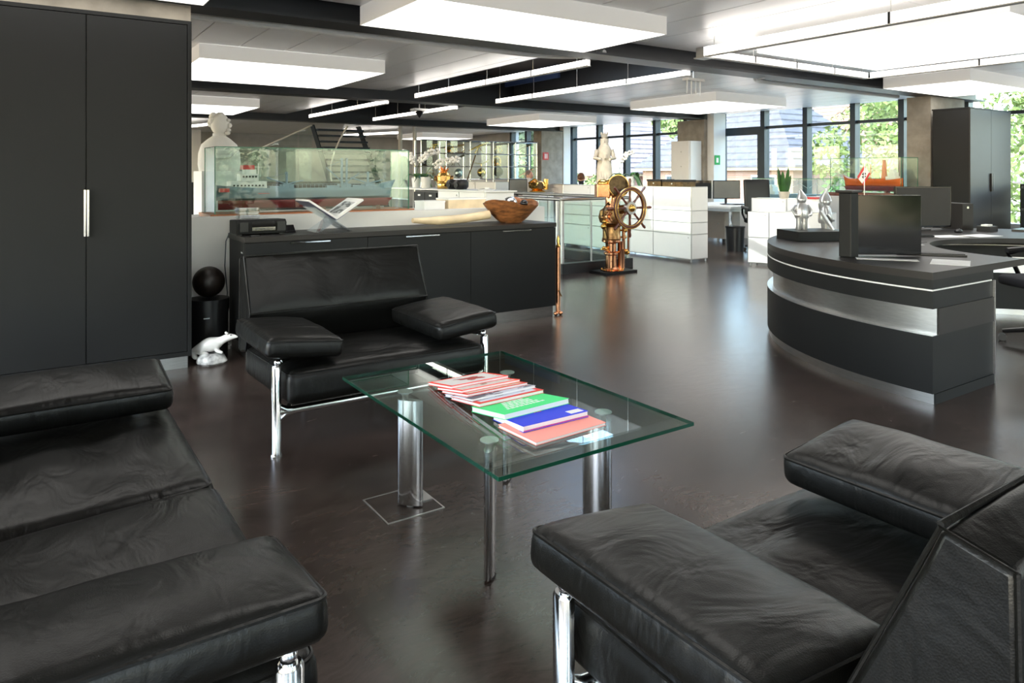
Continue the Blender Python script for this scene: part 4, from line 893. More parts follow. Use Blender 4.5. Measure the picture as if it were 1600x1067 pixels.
# raised dark box with the two gnomes
gb = T('display_box', 'flat dark box carrying the gnome figures on the reception', 'box', (5.62, 3.72, DT))
MB().obox((5.50, 3.62, DT+0.04), (0.42, 0.36, 0.08), (0, 0, -0.45)).build('body', 'anthracite', gb, bevel=0.003); MB().obox((5.72, 3.40, DT+0.02), (0.16, 0.30, 0.04), (0, 0, -0.45)).build('tray', 'black', gb); MB().obox((5.70, 3.36, DT+0.043), (0.14, 0.012, 0.006), (0, 0, -0.45)).build('tray_rail', 'chrome', gb)
def gnome(label, x, y, z, s, rz, tilt=0.0):
    t = T('gnome_figure', label, 'figurine', (x, y, z), rz, 'silver garden gnomes')
    for q in (-1, 1): 
        lg = MB().lathe([(0.030*s, 0), (0.036*s, 0.02*s), (0.033*s, 0.10*s), (0.042*s, 0.17*s)], (q*0.038*s, 0, 0), 12).ell((q*0.04*s, -0.025*s, 0.015*s), (0.03*s, 0.05*s, 0.018*s), 10, 6).build('leg', 'silver', t, True, True)
    MB().lathe([(0.085*s, 0.15*s), (0.095*s, 0.18*s), (0.088*s, 0.24*s), (0.07*s, 0.31*s), (0.045*s, 0.345*s)], (0, 0, 0), 18, 1.0, 0.8).build('coat', 'silver', t, True, True)
    for q in (-1, 1): MB().tube([(q*0.07*s, 0, 0.31*s), (q*0.115*s, 0.0, 0.25*s), (q*0.095*s, 0.04*s, 0.19*s), (q*0.055*s, 0.075*s, 0.185*s)], [0.024*s, 0.026*s, 0.022*s, 0.014*s], 10).build('arm', 'silver', t, True, True)
    MB().ell((0, 0, 0.385*s), (0.058*s, 0.055*s, 0.055*s)).ell((0, -0.055*s, 0.38*s), 0.014*s, 8, 6).build('head', 'silver', t, True, True)
    MB().lathe([(0.045*s, 0.0), (0.04*s, -0.05*s), (0.01*s, -0.10*s)], (0, -0.045*s, 0.365*s), 10, 1, 0.6).build('beard', 'silver', t, True, True)
    MB().tube([(0, 0, 0.395*s), (0, 0, 0.43*s), (0.012*s, 0, 0.48*s), (0.03*s, 0.0, 0.53*s)], [0.068*s, 0.056*s, 0.03*s, 0.006*s], 14).build('hat', 'silver', t, True, True)
    return t
gnome('silver garden gnome seen from behind, left on the reception', 5.48, 3.69, DT+0.08, 0.66, PI*0.82)
gnome('silver garden gnome facing the window, right of the other gnome', 5.84, 3.70, DT, 0.80, PI*1.25)
ph = T('desk_phone', 'small phone set with silver handset beside the gnomes', 'phone', (5.70, 3.43, DT+0.04))
MB().obox((5.70, 3.44, DT+0.06), (0.12, 0.14, 0.035), (0, 0, -0.45)).build('base', 'black', ph, bevel=0.004); MB().tube([(5.64, 3.50, DT+0.08), (5.585, 3.58, DT+0.24)], 0.016, 8).build('handset', 'silver', ph, smooth=True)
# monitor on a black post, seen from behind
mp_ = T('monitor_post', 'black upright post with a cap on the reception counter', 'post', (4.56, 2.72, DT))
bx(4.515, 4.605, 2.675, 2.765, DT, DT+0.43).build('post', 'anthracite', mp_, bevel=0.008); bx(4.50, 4.62, 2.66, 2.78, DT+0.43, DT+0.447).build('cap', 'black', mp_, bevel=0.003); bx(4.605, 4.625, 2.69, 2.74, DT, DT+0.42).build('track', 'black', mp_)
def monitor(label, c, w, h, rz, stand=True, screen='screen', tilt=0.0, group='flat computer monitors', z=DT, lift=0.10, foot=True):
    t = T('monitor', label, 'monitor', (c[0], c[1], z), rz, group); R = Matrix.Translation((0, 0, lift+h/2)) @ Matrix.Rotation(tilt, 4, 'X')
    MB().merge(bx(-w/2, w/2, -0.012, 0.02, -h/2, h/2), R).build('housing', 'gloss_black', t, True, bevel=0.004)
    MB().merge(bx(-w/2+0.012, w/2-0.012, -0.0135, -0.0125, -h/2+0.014, h/2-0.012), R).build('screen', screen, t, True)
    MB().merge(bx(-0.09, 0.09, 0.02, 0.045, -0.08, 0.08), R).build('rear_mount', 'black', t, True, bevel=0.004)
    if foot:
        MB().tube([(0, 0.05, 0), (0, 0.05, lift+h*0.5)], 0.022, 8).build('stand', 'black', t, True); MB().lathe([(0.11, 0), (0.11, 0.008), (0.04, 0.014)], (0, 0.05, 0), 20, 1.0, 0.8).build('foot', 'black', t, True)
    return t
# screen plane from post (left end) towards the corner end of the counter
monitor('glossy black monitor beside the post on the reception', (4.80, 2.60), 0.46, 0.40, math.atan2(2.44-2.70, 4.98-4.63), lift=0.012, foot=False, screen='gloss_black')
monitor('grey-faced monitor on the far side of the reception', (7.33, 3.60), 0.60, 0.40, math.atan2(-0.27, 0.54), lift=0.03, screen='anthra_top')
pcx = T('desktop_computer', 'narrow grey computer tower at the far side of the reception', 'computer', (7.80, 3.50, DT)); MB().obox((7.80, 3.50, DT+0.13), (0.12, 0.3, 0.26), (0, 0, -0.46)).build('case', 'anthra_top', pcx, bevel=0.003); MB().obox((7.735, 3.37, DT+0.22), (0.02, 0.012, 0.02), (0, 0, -0.46)).build('power_button', 'chrome', pcx)
for lbl, c, rz in (('keyboard lying beside the near monitor on the reception', (5.12, 2.47), -0.95), ('keyboard at the far side of the reception counter', (6.45, 3.30), -0.5)):
    k = T('keyboard', lbl, 'keyboard', (c[0], c[1], DT), rz, 'keyboards on the reception'); MB().box(-0.21, 0.21, -0.065, 0.065, 0, 0.014).build('body', 'black', k, True, bevel=0.003); MB().box(-0.20, 0.20, -0.055, 0.055, 0.014, 0.019).build('keys', 'anthracite', k, True)
for lbl, c, rz in (('black computer mouse behind the near monitor', (5.60, 2.80), 0.5), ('black computer mouse at the far side of the reception', (7.30, 3.26), 0.2)):
    k = T('computer_mouse', lbl, 'mouse', (c[0], c[1], DT), rz, 'computer mice on the reception'); MB().ell((0, 0, 0.012), (0.06, 0.034, 0.024), 14, 8).build('shell', 'black', k, True, True); MB().ell((0.03, 0, 0.033), (0.012, 0.004, 0.004), 8, 6).build('wheel', 'steel', k, True)
slab_t('paper_sheet', 'white paper sheet at the near corner of the reception', 'paper', (4.80, 2.19), (0.30, 0.21, 0.0015), 0.4, 'paper', group='loose papers')
slab_t('paper_sheet', 'white paper sheet under the near monitor', 'paper', (4.63, 2.50), (0.10, 0.36, 0.0015), 0.6, 'paper', group='loose papers')
slab_t('paper_sheet', 'pale sheet beside the near computer mouse', 'paper', (5.70, 2.95), (0.26, 0.16, 0.0015), -0.3, 'paper', group='loose papers')
slab_t('paper_sheet', 'left sheet of papers on the far reception counter', 'paper', (6.75, 3.12), (0.30, 0.21, 0.0015), -0.4, 'paper', group='loose papers')
slab_t('paper_sheet', 'right sheet of papers on the far reception counter', 'paper', (7.08, 2.98), (0.30, 0.21, 0.0015), -0.2, 'paper', group='loose papers')
slab_t('mouse_pad', 'dark grey mouse mat on the reception counter', 'mouse mat', (5.95, 3.10), (0.32, 0.2, 0.003), -0.6, 'black')
ks = T('black_cylinder_case', 'black rolled case lying beside the near monitor', 'case', (5.25, 2.95, DT)); MB().cyl((5.10, 3.02, DT+0.032), (5.42, 2.86, DT+0.032), 0.032).build('roll', 'black', ks, smooth=True); MB().cyl((5.42, 2.86, DT+0.032), (5.43, 2.855, DT+0.032), 0.026).build('end_cap', 'steel', ks)
dp = T('card_holder', 'dark block with a white card at the far right of the reception', 'holder', (7.70, 3.18, DT)); bx(7.62, 7.78, 3.12, 3.24, DT, DT+0.05).build('block', 'black', dp); bx(7.64, 7.74, 3.15, 3.21, DT+0.05, DT+0.066).build('card', 'paper', dp)
lp = slab_t('document_tray', 'flat black folder with white papers at the right end of the reception', 'folder', (8.05, 2.95), (0.32, 0.22, 0.02), 0.1, 'black')
# flag on a small stand in front of the orange ship
fl = T('table_flag', 'small white flag with red stripes and a black cross on a stand', 'flag', (4.56, 2.72, DT+0.447))
fl.location = (7.02, 4.02, DT)
FQ = lambda u, v, dy=0.0: (7.02+0.80*u, 4.02-0.6*u+dy, DT+v)
MB().cyl(FQ(0, 0), FQ(0, 0.66), 0.004, n=8).build('flagpole', 'steel', fl); MB().lathe([(0.05, 0), (0.05, 0.012), (0.01, 0.02)], (7.02, 4.02, DT), 16).build('base', 'steel', fl)
def fquad(name, m, pts, parent, o=0.0):
    a = [FQ(u, v, -o) for u, v in pts]; b = [FQ(u, v, 0.002+o) for u, v in pts]; n = len(pts)
    return MB().add(a+b, [tuple(range(n)), tuple(reversed(range(n, 2*n)))]+[(i, (i+1) % n, n+(i+1) % n, n+i) for i in range(n)]).build(name, m, parent)
# hanging cloth: corners TL(pole), TR, BR, BL in a slanted fall
c0, c1, c2, c3 = Vector((0.0, 0.64)), Vector((0.060, 0.555)), Vector((-0.008, 0.44)), Vector((-0.070, 0.52))
FB = lambda s, t: tuple((c0.lerp(c1, s)).lerp(c3.lerp(c2, s), t))
cl = fquad('cloth', 'paper', [FB(0, 0), FB(1, 0), FB(1, 1), FB(0, 1)], fl)
for a, b in ((0.0, 0.2), (0.8, 1.0)): fquad('red_stripe', 'red', [FB(a, 0), FB(b, 0), FB(b, 1), FB(a, 1)], cl, 0.001)
for pts in ([(0.47, 0.5), (0.28, 0.38), (0.28, 0.62)], [(0.53, 0.5), (0.72, 0.38), (0.72, 0.62)], [(0.5, 0.47), (0.37, 0.30), (0.63, 0.30)], [(0.5, 0.53), (0.37, 0.70), (0.63, 0.70)]): fquad('black_cross_arm', 'black', [FB(*p) for p in pts], cl, 0.002)

# office chairs
def office_chair(label, loc, rz, seat_h=0.48, back_h=0.62, arms=True):
    t = T('office_chair', label, 'chair', loc, rz, 'black office chairs')
    MB().merge(rbox(0.50, 0.48, 0.08, 0.035, 12, 0.01), Matrix.Translation((0, 0, seat_h))).build('seat', 'darkcloth', t, True, True)
    bk_ = MB().merge(rbox(0.46, back_h, 0.05, 0.022, 12, 0.01), Matrix.Translation((0, 0.25, seat_h+0.10+back_h/2)) @ Matrix.Rotation(PI/2-0.10, 4, 'X')).build('backrest', 'black', t, True, True)
    MB().tube([(0, 0.10, seat_h-0.06), (0, 0.27, seat_h-0.03), (0, 0.30, seat_h+0.25)], 0.025, 8).build('back_bracket', 'black', t, True, True)
    MB().tube([(0, 0, 0.09), (0, 0, seat_h-0.03)], 0.022, 10).build('gas_column', 'chrome', t, True, True); MB().tube([(0, 0, 0.10), (0, 0, 0.25)], 0.035, 12).build('column_sleeve', 'black', t, True, True)
    for k in range(5):
        a = 2*PI*k/5+0.3; ca, sa = math.cos(a), math.sin(a)
        MB().tube([(0, 0, 0.115), (0.16*ca, 0.16*sa, 0.10), (0.30*ca, 0.30*sa, 0.075)], [0.028, 0.022, 0.016], 8).build('base_arm', 'black', t, True, True)
        MB().tube([(0.30*ca-0.028*sa, 0.30*sa+0.028*ca, 0.028), (0.30*ca+0.028*sa, 0.30*sa-0.028*ca, 0.028)], 0.028, 12).build('castor', 'black', t, True, True)
    if arms:
        for s in (-1, 1):
            MB().tube([(s*0.27, -0.02, seat_h), (s*0.30, -0.06, seat_h+0.13), (s*0.30, -0.10, seat_h+0.19), (s*0.30, 0.02, seat_h+0.225), (s*0.30, 0.16, seat_h+0.205), (s*0.29, 0.18, seat_h+0.12), (s*0.27, 0.10, seat_h)], 0.017, 8).build('arm_loop', 'gloss_black', t, True, True)
            MB().tube([(s*0.30, -0.11, seat_h+0.215), (s*0.30, 0.17, seat_h+0.235)], 0.024, 8).build('arm_pad', 'black', t, True, True)
    return t
office_chair('black swivel chair inside the reception, cut by the right edge', (6.42, 2.22, 0), -2.1, 0.47)
office_chair('black swivel chair with tall back at the window desk', (10.25, 7.62, 0), -0.5, 0.50, 0.60)
office_chair('black swivel chair behind the counter next to the brass lamp', (9.78, 14.15, 0), 0.35, 0.42, 0.55)

# ================================================================== RIGHT TALL CABINET, SHELF
rcab = T('tall_cabinet', 'tall dark two-door cabinet in front of the right concrete column', 'cabinet', (12.6, 5.4, 0))
bx(11.87, 13.27, 5.155, 5.68, 0.06, 2.29).build('body', 'anthracite', rcab); bx(11.86, 13.28, 5.135, 5.69, 2.29, 2.31).build('top_board', 'anthracite', rcab); bx(11.9, 13.25, 5.18, 5.66, 0, 0.06).build('plinth', 'steel', rcab)
for x0, x1, hx in ((11.872, 12.567, 12.548), (12.573, 13.268, 12.592)):
    d = bx(x0, x1, 5.133, 5.154, 0.065, 2.285).build('door', 'anthra_top', rcab); bx(hx-0.012, hx+0.012, 5.11, 5.133, 1.02, 1.30).build('handle', 'black', d)
bs = T('binder_shelf', 'black shelf with dark binders at the right edge by the window', 'shelf', (13.5, 4.6, 0))
bx(13.32, 13.72, 4.0, 5.02, 0.0, 0.06).build('base_board', 'black', bs); bx(13.32, 13.72, 4.0, 5.02, 1.10, 1.13).build('top_board', 'black', bs); bx(13.32, 13.72, 5.0, 5.02, 0.06, 1.1).build('side_board', 'black', bs); bx(13.32, 13.72, 4.0, 4.02, 0.06, 1.1).build('side_board', 'black', bs)
for z in (0.38, 0.74): bx(13.32, 13.72, 4.02, 5.0, z, z+0.02).build('shelf_board', 'black', bs)
for j, z in enumerate((0.06, 0.40, 0.76)):
    for k in range(11):
        y = 4.04+0.085*k; t = T('binder', 'dark binder on the %s board of the black shelf by the window' % ('lowest', 'middle', 'upper')[j], 'binder', (13.5, y, z), 0, 'binders in the black shelf'); bx(13.36, 13.66, y, y+0.075, z, z+0.30).build('spine', 'mullion' if (j+k) % 3 else 'blue_steel', t); bx(13.355, 13.36, y+0.02, y+0.055, z+0.12, z+0.22).build('spine_label', 'paper', t)

# ================================================================== PLANTS
def leaf_strip(mb, pts, wds, up=Vector((0, 0, 1))):
    pts = [Vector(p) for p in pts]; vs = []
    for i, p in enumerate(pts):
        t = (pts[min(i+1, len(pts)-1)]-pts[max(i-1, 0)]).normalized(); sd = t.cross(up); sd = sd.normalized() if sd.length > 1e-4 else Vector((1, 0, 0)); nn = sd.cross(t)
        vs += [p-sd*wds[i], p-nn*wds[i]*0.25, p+sd*wds[i], p+nn*0.003]
    n = len(pts); fs = [(0, 1, 2, 3), tuple(4*(n-1)+k for k in (3, 2, 1, 0))]
    for i in range(n-1):
        a, b = 4*i, 4*i+4
        for k in range(4): fs.append((a+k, a+(k+1) % 4, b+(k+1) % 4, b+k))
    return mb.add(vs, fs)
def orchid(label, x, y, z, pr, phh, leaves, stems, potm='porcelain', seed=1):
    rnd = random.Random(seed); t = T('potted_orchid', label, 'plant', (x, y, z), 0, 'white orchids in white pots')
    MB().lathe([(pr*0.72, 0), (pr*0.78, 0.005), (pr, phh), (pr*0.9, phh), (pr*0.85, phh*0.9)], (x, y, z), 20).build('pot', potm, t, smooth=True); MB().lathe([(pr*0.86, phh*0.86), (pr*0.3, phh*0.9)], (x, y, z), 14).build('bark', 'soil', t)
    for a, l, dr in leaves:
        ca, sa = math.cos(a), math.sin(a)
        leaf_strip(MB(), [(x+ca*l*u, y+sa*l*u, z+phh+l*(0.45*math.sin(u*PI*0.8)-dr*u*u)) for u in (0, .2, .4, .6, .8, 1.0)], [0.014, 0.042, 0.054, 0.052, 0.040, 0.008]).build('leaf', 'leaf', t, smooth=True)
    for a, h, reach in stems:
        ca, sa = math.cos(a), math.sin(a); pts = [(x+ca*reach*u**1.8, y+sa*reach*u**1.8, z+phh+h*math.sin(min(1, u*0.72)*PI*0.66)) for u in [i/10 for i in range(11)]]
        MB().tube(pts, 0.004, 6).build('flower_stem', 'stem', t, smooth=True)
        for k in range(6):
            p = Vector(pts[10-k]); fm = MB()
            p = p + Vector((rnd.uniform(-.02, .02), rnd.uniform(-.02, .02), -0.015))
            for q in range(5): b = 2*PI*q/5+rnd.random(); fm.ell(p+Vector((0.828*0.028*math.cos(b), -0.56*0.028*math.cos(b), 0.028*math.sin(b))), (0.024, 0.020, 0.020), 8, 5)
            fm.build('blossom', 'petal', t, smooth=True)
AR = math.atan2(-0.56, 0.828)   # screen-right direction in plan
orchid('white orchid in a smooth white pot right of the ship showcase', 4.20, 8.42, 1.115, 0.065, 0.13, [(AR+0.5, 0.22, 0.9), (AR-0.6, 0.20, 1.6), (AR+PI, 0.2, 0.8), (AR+1.5, 0.18, 0.5)], [(AR+0.2, 0.36, 0.26), (AR+PI, 0.34, 0.16)], seed=2)
orchid('white orchid in a ribbed white pot beside the brass helmet', 4.20, 8.15, 1.115, 0.07, 0.14, [(AR, 0.16, 1.4), (AR+PI, 0.15, 0.7), (AR+2, 0.14, 0.6)], [(AR-0.2, 0.24, 0.42)], 'plaster', 3)
orchid('white orchid in the left pot beside the crowned figure', 8.20, 8.93, 1.10, 0.07, 0.15, [(AR, 0.2, 1.3), (AR+PI, 0.2, 0.8), (AR+1.6, 0.18, 0.6)], [(AR+0.1, 0.42, 0.22)], seed=4)
orchid('orchid with hanging leaves in the right pot behind the wheel', 8.20, 8.66, 1.10, 0.085, 0.15, [(AR, 0.24, 1.5), (AR+PI, 0.2, 1.0), (AR-0.8, 0.22, 1.6), (AR+0.6, 0.2, 0.3)], [], seed=5)
sn = T('snake_plant', 'snake plant with upright dark leaves behind the gnomes', 'plant', (9.15, 6.45, 0.935)); MB().lathe([(0.06, 0), (0.08, 0.10), (0.07, 0.10)], (9.15, 6.45, 0.935), 18).build('pot', 'stone', sn, smooth=True)
for k in range(7):
    a = 2*PI*k/7; h = 0.34+0.07*(k % 3); leaf_strip(MB(), [(9.15+0.03*math.cos(a)+0.06*u*math.cos(a), 6.45+0.03*math.sin(a)+0.06*u*math.sin(a), 1.0+h*0.8*u) for u in (0, .3, .6, .85, 1)], [0.022, 0.03, 0.03, 0.02, 0.003], Vector((0.56, 0.83, 0))).build('leaf', 'leaf', sn, smooth=True)

# ================================================================== BRASS OBJECTS ON THE COUNTERS
hl = T('brass_helmet', 'polished brass diving helmet with crest beside the orchids', 'helmet', (4.2, 7.68, 1.115))
MB().lathe([(0.075, 0), (0.085, 0.02), (0.08, 0.06), (0.095, 0.075), (0.085, 0.10), (0.09, 0.14), (0.075, 0.18), (0.04, 0.205), (0.01, 0.21)], (4.2, 7.68, 1.115), 20).build('shell', 'brass', hl, smooth=True)
for a in (0, 1.6, 3.1, 4.7): MB().tube([(4.2+0.085*math.cos(a+AR), 7.68+0.085*math.sin(a+AR), 1.115+0.125), (4.2+0.115*math.cos(a+AR), 7.68+0.115*math.sin(a+AR), 1.24)], 0.035, 12).build('porthole', 'bronze', hl, smooth=True)
cm_ = MB()
for k in range(7): a = k*0.9; cm_.tube([(4.2, 7.68, 1.31), (4.2+0.06*math.cos(a), 7.68+0.06*math.sin(a), 1.36+0.012*(k % 3))], [0.018, 0.01], 6)
cm_.build('crest', 'copper', hl, smooth=True)
for lbl, y in (('left black drum speaker beside the brass helmet', 7.44), ('right black drum speaker beside the brass helmet', 7.26)):
    t = T('drum_speaker', lbl, 'speaker', (4.2, y, 1.115)); MB().lathe([(0.06, 0), (0.085, 0.03), (0.088, 0.08), (0.07, 0.11), (0.02, 0.115)], (4.2, y, 1.115), 20).build('body', 'black', t, smooth=True); MB().tube([(4.12, y-0.03, 1.165), (4.105, y-0.035, 1.165)], 0.03, 14).build('cone', 'anthracite', t)
usm('slim white cabinet in front of the beige one, carrying the brass lamp', 7.62, 7.98, 10.42, 10.92, [10.42, 10.92], [0.045, 0.5, 0.955])
bl = T('brass_lamp', 'round brass ship lamp with a side cylinder beyond the balustrade', 'lamp', (7.79, 10.68, 0.955))
LX, LY, LZ = 7.79, 10.68, 0.956
MB().lathe([(0.14, 0), (0.15, 0.02), (0.09, 0.045), (0.15, 0.075), (0.165, 0.12), (0.14, 0.18), (0.07, 0.205)], (LX, LY, LZ), 22).build('body', 'brass', bl, smooth=True)
MB().cyl((LX+0.12, LY-0.10, LZ+0.05), (LX+0.12, LY-0.10, LZ+0.24), 0.045, n=16).build('side_cylinder', 'brass', bl, smooth=True); MB().tube([(LX-0.14, LY+0.08, LZ+0.16), (LX-0.06, LY, LZ+0.24), (LX, LY-0.04, LZ+0.18)], 0.02, 8).build('bracket', 'brass', bl, smooth=True)
MB().tube([(LX-0.05, LY-0.15, LZ+0.12), (LX-0.06, LY-0.19, LZ+0.12)], 0.06, 16).build('lens', 'darkbrass', bl, smooth=True)
pc = tag(MB().lathe([(0.10, 0), (0.105, 0.01), (0.03, 0.02), (0.03, 0.03)], (4.2, 6.7, 1.115), 20).build('dish', 'porcelain', smooth=True), 'small white dish on the shelf above the parapet', 'dish')
for lbl, y0, y1, h in (('pale box at the left on the ledge behind the tusk', 6.05, 6.25, 0.07), ('larger pale box on the ledge behind the wooden bowl', 6.05, 6.3, 0.09)):
    x0 = 3.10 if h < 0.08 else 3.36; t = T('pale_box', lbl, 'box', (x0, y0, 0.955)); bx(x0, x0+(0.22 if h < 0.08 else 0.42), y0, y1, 0.955, 0.955+h).build('tray', 'ivory' if h > 0.08 else 'paper', t); bx(x0-0.004, x0+(0.224 if h < 0.08 else 0.424), y0-0.004, y1, 0.955+h, 0.97+h).build('lid', 'paper', t)

# crowned stone figure on the white row
kg = T('stone_figure', 'cream stone figure of a crowned standing person on the white cabinets', 'statue', (8.22, 9.32, 1.10))
MB().lathe([(0.15, 0), (0.155, 0.03), (0.14, 0.06), (0.145, 0.25), (0.125, 0.42), (0.115, 0.52), (0.13, 0.60), (0.10, 0.66), (0.05, 0.68)], (8.22, 9.32, 1.10), 24, 0.85, 1.0).build('robe', 'stone', kg, smooth=True)
for k in range(9): a = AR+PI+0.2+k*0.35; MB().tube([(8.22+0.125*math.cos(a), 9.32+0.14*math.sin(a), 1.13), (8.22+0.105*math.cos(a), 9.32+0.12*math.sin(a), 1.50)], [0.018, 0.008], 6).build('fold', 'stone', kg, smooth=True)
MB().ell((8.22, 9.32, 1.85), (0.055, 0.055, 0.075), 14, 10).ell((8.175, 9.27, 1.845), 0.012, 8, 6).build('head', 'stone', kg, smooth=True)
MB().lathe([(0.075, 0.0), (0.07, -0.10), (0.09, -0.14)], (8.23, 9.33, 1.90), 14).build('long_hair', 'stone', kg, smooth=True)
cw_ = MB().lathe([(0.052, 0), (0.060, 0.06), (0.054, 0.06), (0.046, 0.01)], (8.22, 9.32, 1.915), 16)
for k in range(6): a = k*PI/3; cw_.tube([(8.22+0.056*math.cos(a), 9.32+0.056*math.sin(a), 1.97), (8.22+0.062*math.cos(a), 9.32+0.062*math.sin(a), 2.01)], [0.016, 0.004], 6)
cw_.build('crown', 'stone', kg, smooth=True)
for s in (-1, 1):
    d = Vector((0.828*s, -0.56*s, 0)); b = Vector((8.22, 9.32, 1.10)); f = Vector((-0.56, -0.83, 0))
    MB().tube([b+d*0.12+Vector((0, 0, 0.60)), b+d*0.165+f*0.03+Vector((0, 0, 0.46)), b+d*0.07+f*0.14+Vector((0, 0, 0.44))], [0.042, 0.038, 0.025], 10).build('arm', 'stone', kg, smooth=True)
MB().tube([Vector((8.22, 9.32, 1.56))+Vector((-0.56, -0.83, 0))*0.14, Vector((8.22, 9.32, 1.62))+Vector((-0.56, -0.83, 0))*0.14], 0.03, 10).build('held_orb', 'stone', kg, smooth=True)

# ================================================================== WINDOW DESK
dk_ = T('window_desk', 'white desk on chrome legs by the windows', 'desk', (10.6, 8.8, 0))
bx(9.95, 11.55, 8.05, 9.65, 0.70, 0.73).build('desktop', 'white', dk_); bx(10.0, 11.5, 8.1, 9.6, 0.64, 0.70).build('underframe', 'steel', dk_)
for x, y in ((10.02, 8.12), (11.46, 8.12), (10.02, 9.58), (11.46, 9.58)): MB().cyl((x, y, 0), (x, y, 0.64), 0.028, n=12).build('leg', 'chrome', dk_, smooth=True)
pd = T('pedestal_cabinet', 'beige drawer pedestal below the window desk', 'drawers', (10.9, 9.3, 0)); bx(10.78, 11.2, 8.85, 9.5, 0.08, 0.62).build('carcass', 'usm_beige', pd)
for z0, z1 in ((0.10, 0.42), (0.43, 0.61)): f = bx(10.765, 10.78, 8.86, 9.49, z0, z1).build('drawer', 'usm_beige', pd); MB().cyl((10.755, 9.0, z1-0.06), (10.765, 9.0, z1-0.06), 0.015, n=8).build('lock', 'steel', f)
for y in (8.9, 9.45): MB().cyl((10.8, y, 0), (10.8, y, 0.08), 0.03, n=8).build('castor', 'black', pd)
monitor('left monitor on the window desk, dark screen', (10.55, 9.25), 0.42, 0.34, -1.15, z=0.73, lift=0.10, screen='gloss_black')
monitor('right monitor on the window desk, pale grey screen', (10.78, 8.82), 0.50, 0.34, -0.60, z=0.73, lift=0.10)
wb = T('waste_bin', 'round black waste bin under the window desk', 'bin', (9.96, 8.12, 0)); wb.location = (9.90, 7.92, 0)
MB().lathe([(0.135, 0), (0.155, 0.40), (0.145, 0.40), (0.13, 0.02)], (9.90, 7.92, 0), 24).build('body', 'black', wb, smooth=True); MB().lathe([(0.16, 0.385), (0.163, 0.41), (0.15, 0.41)], (9.90, 7.92, 0), 24).build('rim', 'black', wb, smooth=True)
for lbl, x, y, r, sx in (('papers on the left of the window desk', 10.2, 9.2, 0.3, 0.3), ('papers in front of the right monitor', 10.35, 8.55, -0.3, 0.4)): slab_t('paper_sheet', lbl, 'paper', (x, y), (sx, 0.24, 0.006), r, 'paper', z=0.73, group='loose papers')
ko = T('keyboard', 'black keyboard before the monitors on the window desk', 'keyboard', (10.62, 8.55, 0.73), -0.7); MB().box(-0.2, 0.2, -0.07, 0.07, 0, 0.015).build('body', 'black', ko, True); MB().box(-0.19, 0.19, -0.06, 0.06, 0.015, 0.02).build('keys', 'anthracite', ko, True)
pst = T('paper_pile', 'pile of white papers on the sunlit white cabinet', 'paper', (8.75, 6.35, 0.76))
for k in range(4): bx(8.62+0.008*k, 8.86, 6.22, 6.48-0.01*k, 0.76+0.013*k, 0.772+0.013*k).build('paper_layer', 'paper', pst)
rb = T('red_folder', 'red folder beside the right gnome', 'folder', (9.35, 6.05, 0.935)); bx(9.22, 9.44, 5.98, 6.16, 0.936, 0.965).build('folder', 'red', rb); bx(9.23, 9.43, 5.99, 6.15, 0.965, 0.97).build('top_sheet', 'paper', rb)

# window-side ship models
sill = S('wall_sill', bx(12.0, 13.75, 7.3, 9.9, 0, 0.62), 'white')
showcase('low glass showcase with a red ship model in front of the windows', 12.35, 12.85, 7.55, 9.55, 0.62, 1.20, 'white', pl=0.02)
def ship(label, x, y, z, L, B, D, low, up, rz, sup='white', mast=3, boom=False):
    t = T('ship_model', label, 'model ship', (x, y, z), rz, 'model ships by the windows')
    for u in (0.25, 0.7): MB().box(L*u-0.02, L*u+0.02, -B*.3, B*.3, 0, 0.03).build('cradle', 'mahogany', t, True)
    mv(hull(L*0.97, B*0.95, D*0.45, 20, 0.2, 0.12, 0), (L*0.015, 0, 0.025)).build('lower_hull', low, t, True, True); mv(hull(L, B, D*0.6, 20, 0.22, 0.1, 0.6), (0, 0, 0.025+D*0.45)).build('upper_hull', up, t, True, True)
    dz = 0.025+D*1.05
    MB().box(L*0.08, L*0.24, -B*.38, B*.38, dz, dz+D*0.35).box(L*0.10, L*0.21, -B*.35, B*.35, dz+D*.35, dz+D*0.75).box(L*0.12, L*0.19, -B*.3, B*.3, dz+D*.75, dz+D*1.0).build('deckhouse', sup, t, True)
    for k in range(5): MB().box(L*(0.33+0.11*k), L*(0.41+0.11*k), -B*.32, B*.32, dz-0.005, dz+D*0.12).build('hatch', up, t, True)
    for k in range(mast):
        xm = L*(0.30+0.22*k); MB().tube([(xm, 0, dz), (xm, 0, dz+D*1.5)], 0.006, 6).tube([(xm, 0, dz+D*1.2), (xm+L*0.10, 0, dz+D*0.7)], 0.003, 5).tube([(xm, 0, dz+D*1.2), (xm-L*0.10, 0, dz+D*0.7)], 0.003, 5).build('mast', up if boom else sup, t, True)
    if boom: MB().prism_y([(L*0.26, dz), (L*0.33, dz), (L*0.305, dz+D*1.9), (L*0.29, dz+D*1.9)], -B*.2, B*.2).build('lattice_mast', up, t, True)
    MB().tube([(L*0.15, 0, dz+D), (L*0.15, 0, dz+D*1.6)], 0.004, 6).build('radar_mast', sup, t, True)
    return t
ship('red-hulled ship model in the low showcase before the windows', 12.6, 9.45, 0.64, 1.75, 0.24, 0.20, 'hullred', 'shipgrey', -PI/2)
ped = S('wall_pedestal', bx(10.95, 11.75, 5.75, 7.1, 0, 0.93), 'white')
showcase('tall glass showcase with an orange ship in front of the column', 11.15, 11.65, 5.80, 6.97, 0.93, 1.55, 'mahogany', pl=0.06)
ship('orange ship model with white deckhouse in the tall showcase', 11.4, 5.90, 0.99, 1.0, 0.18, 0.17, 'hullred', 'orange', PI/2, boom=True, mast=2)

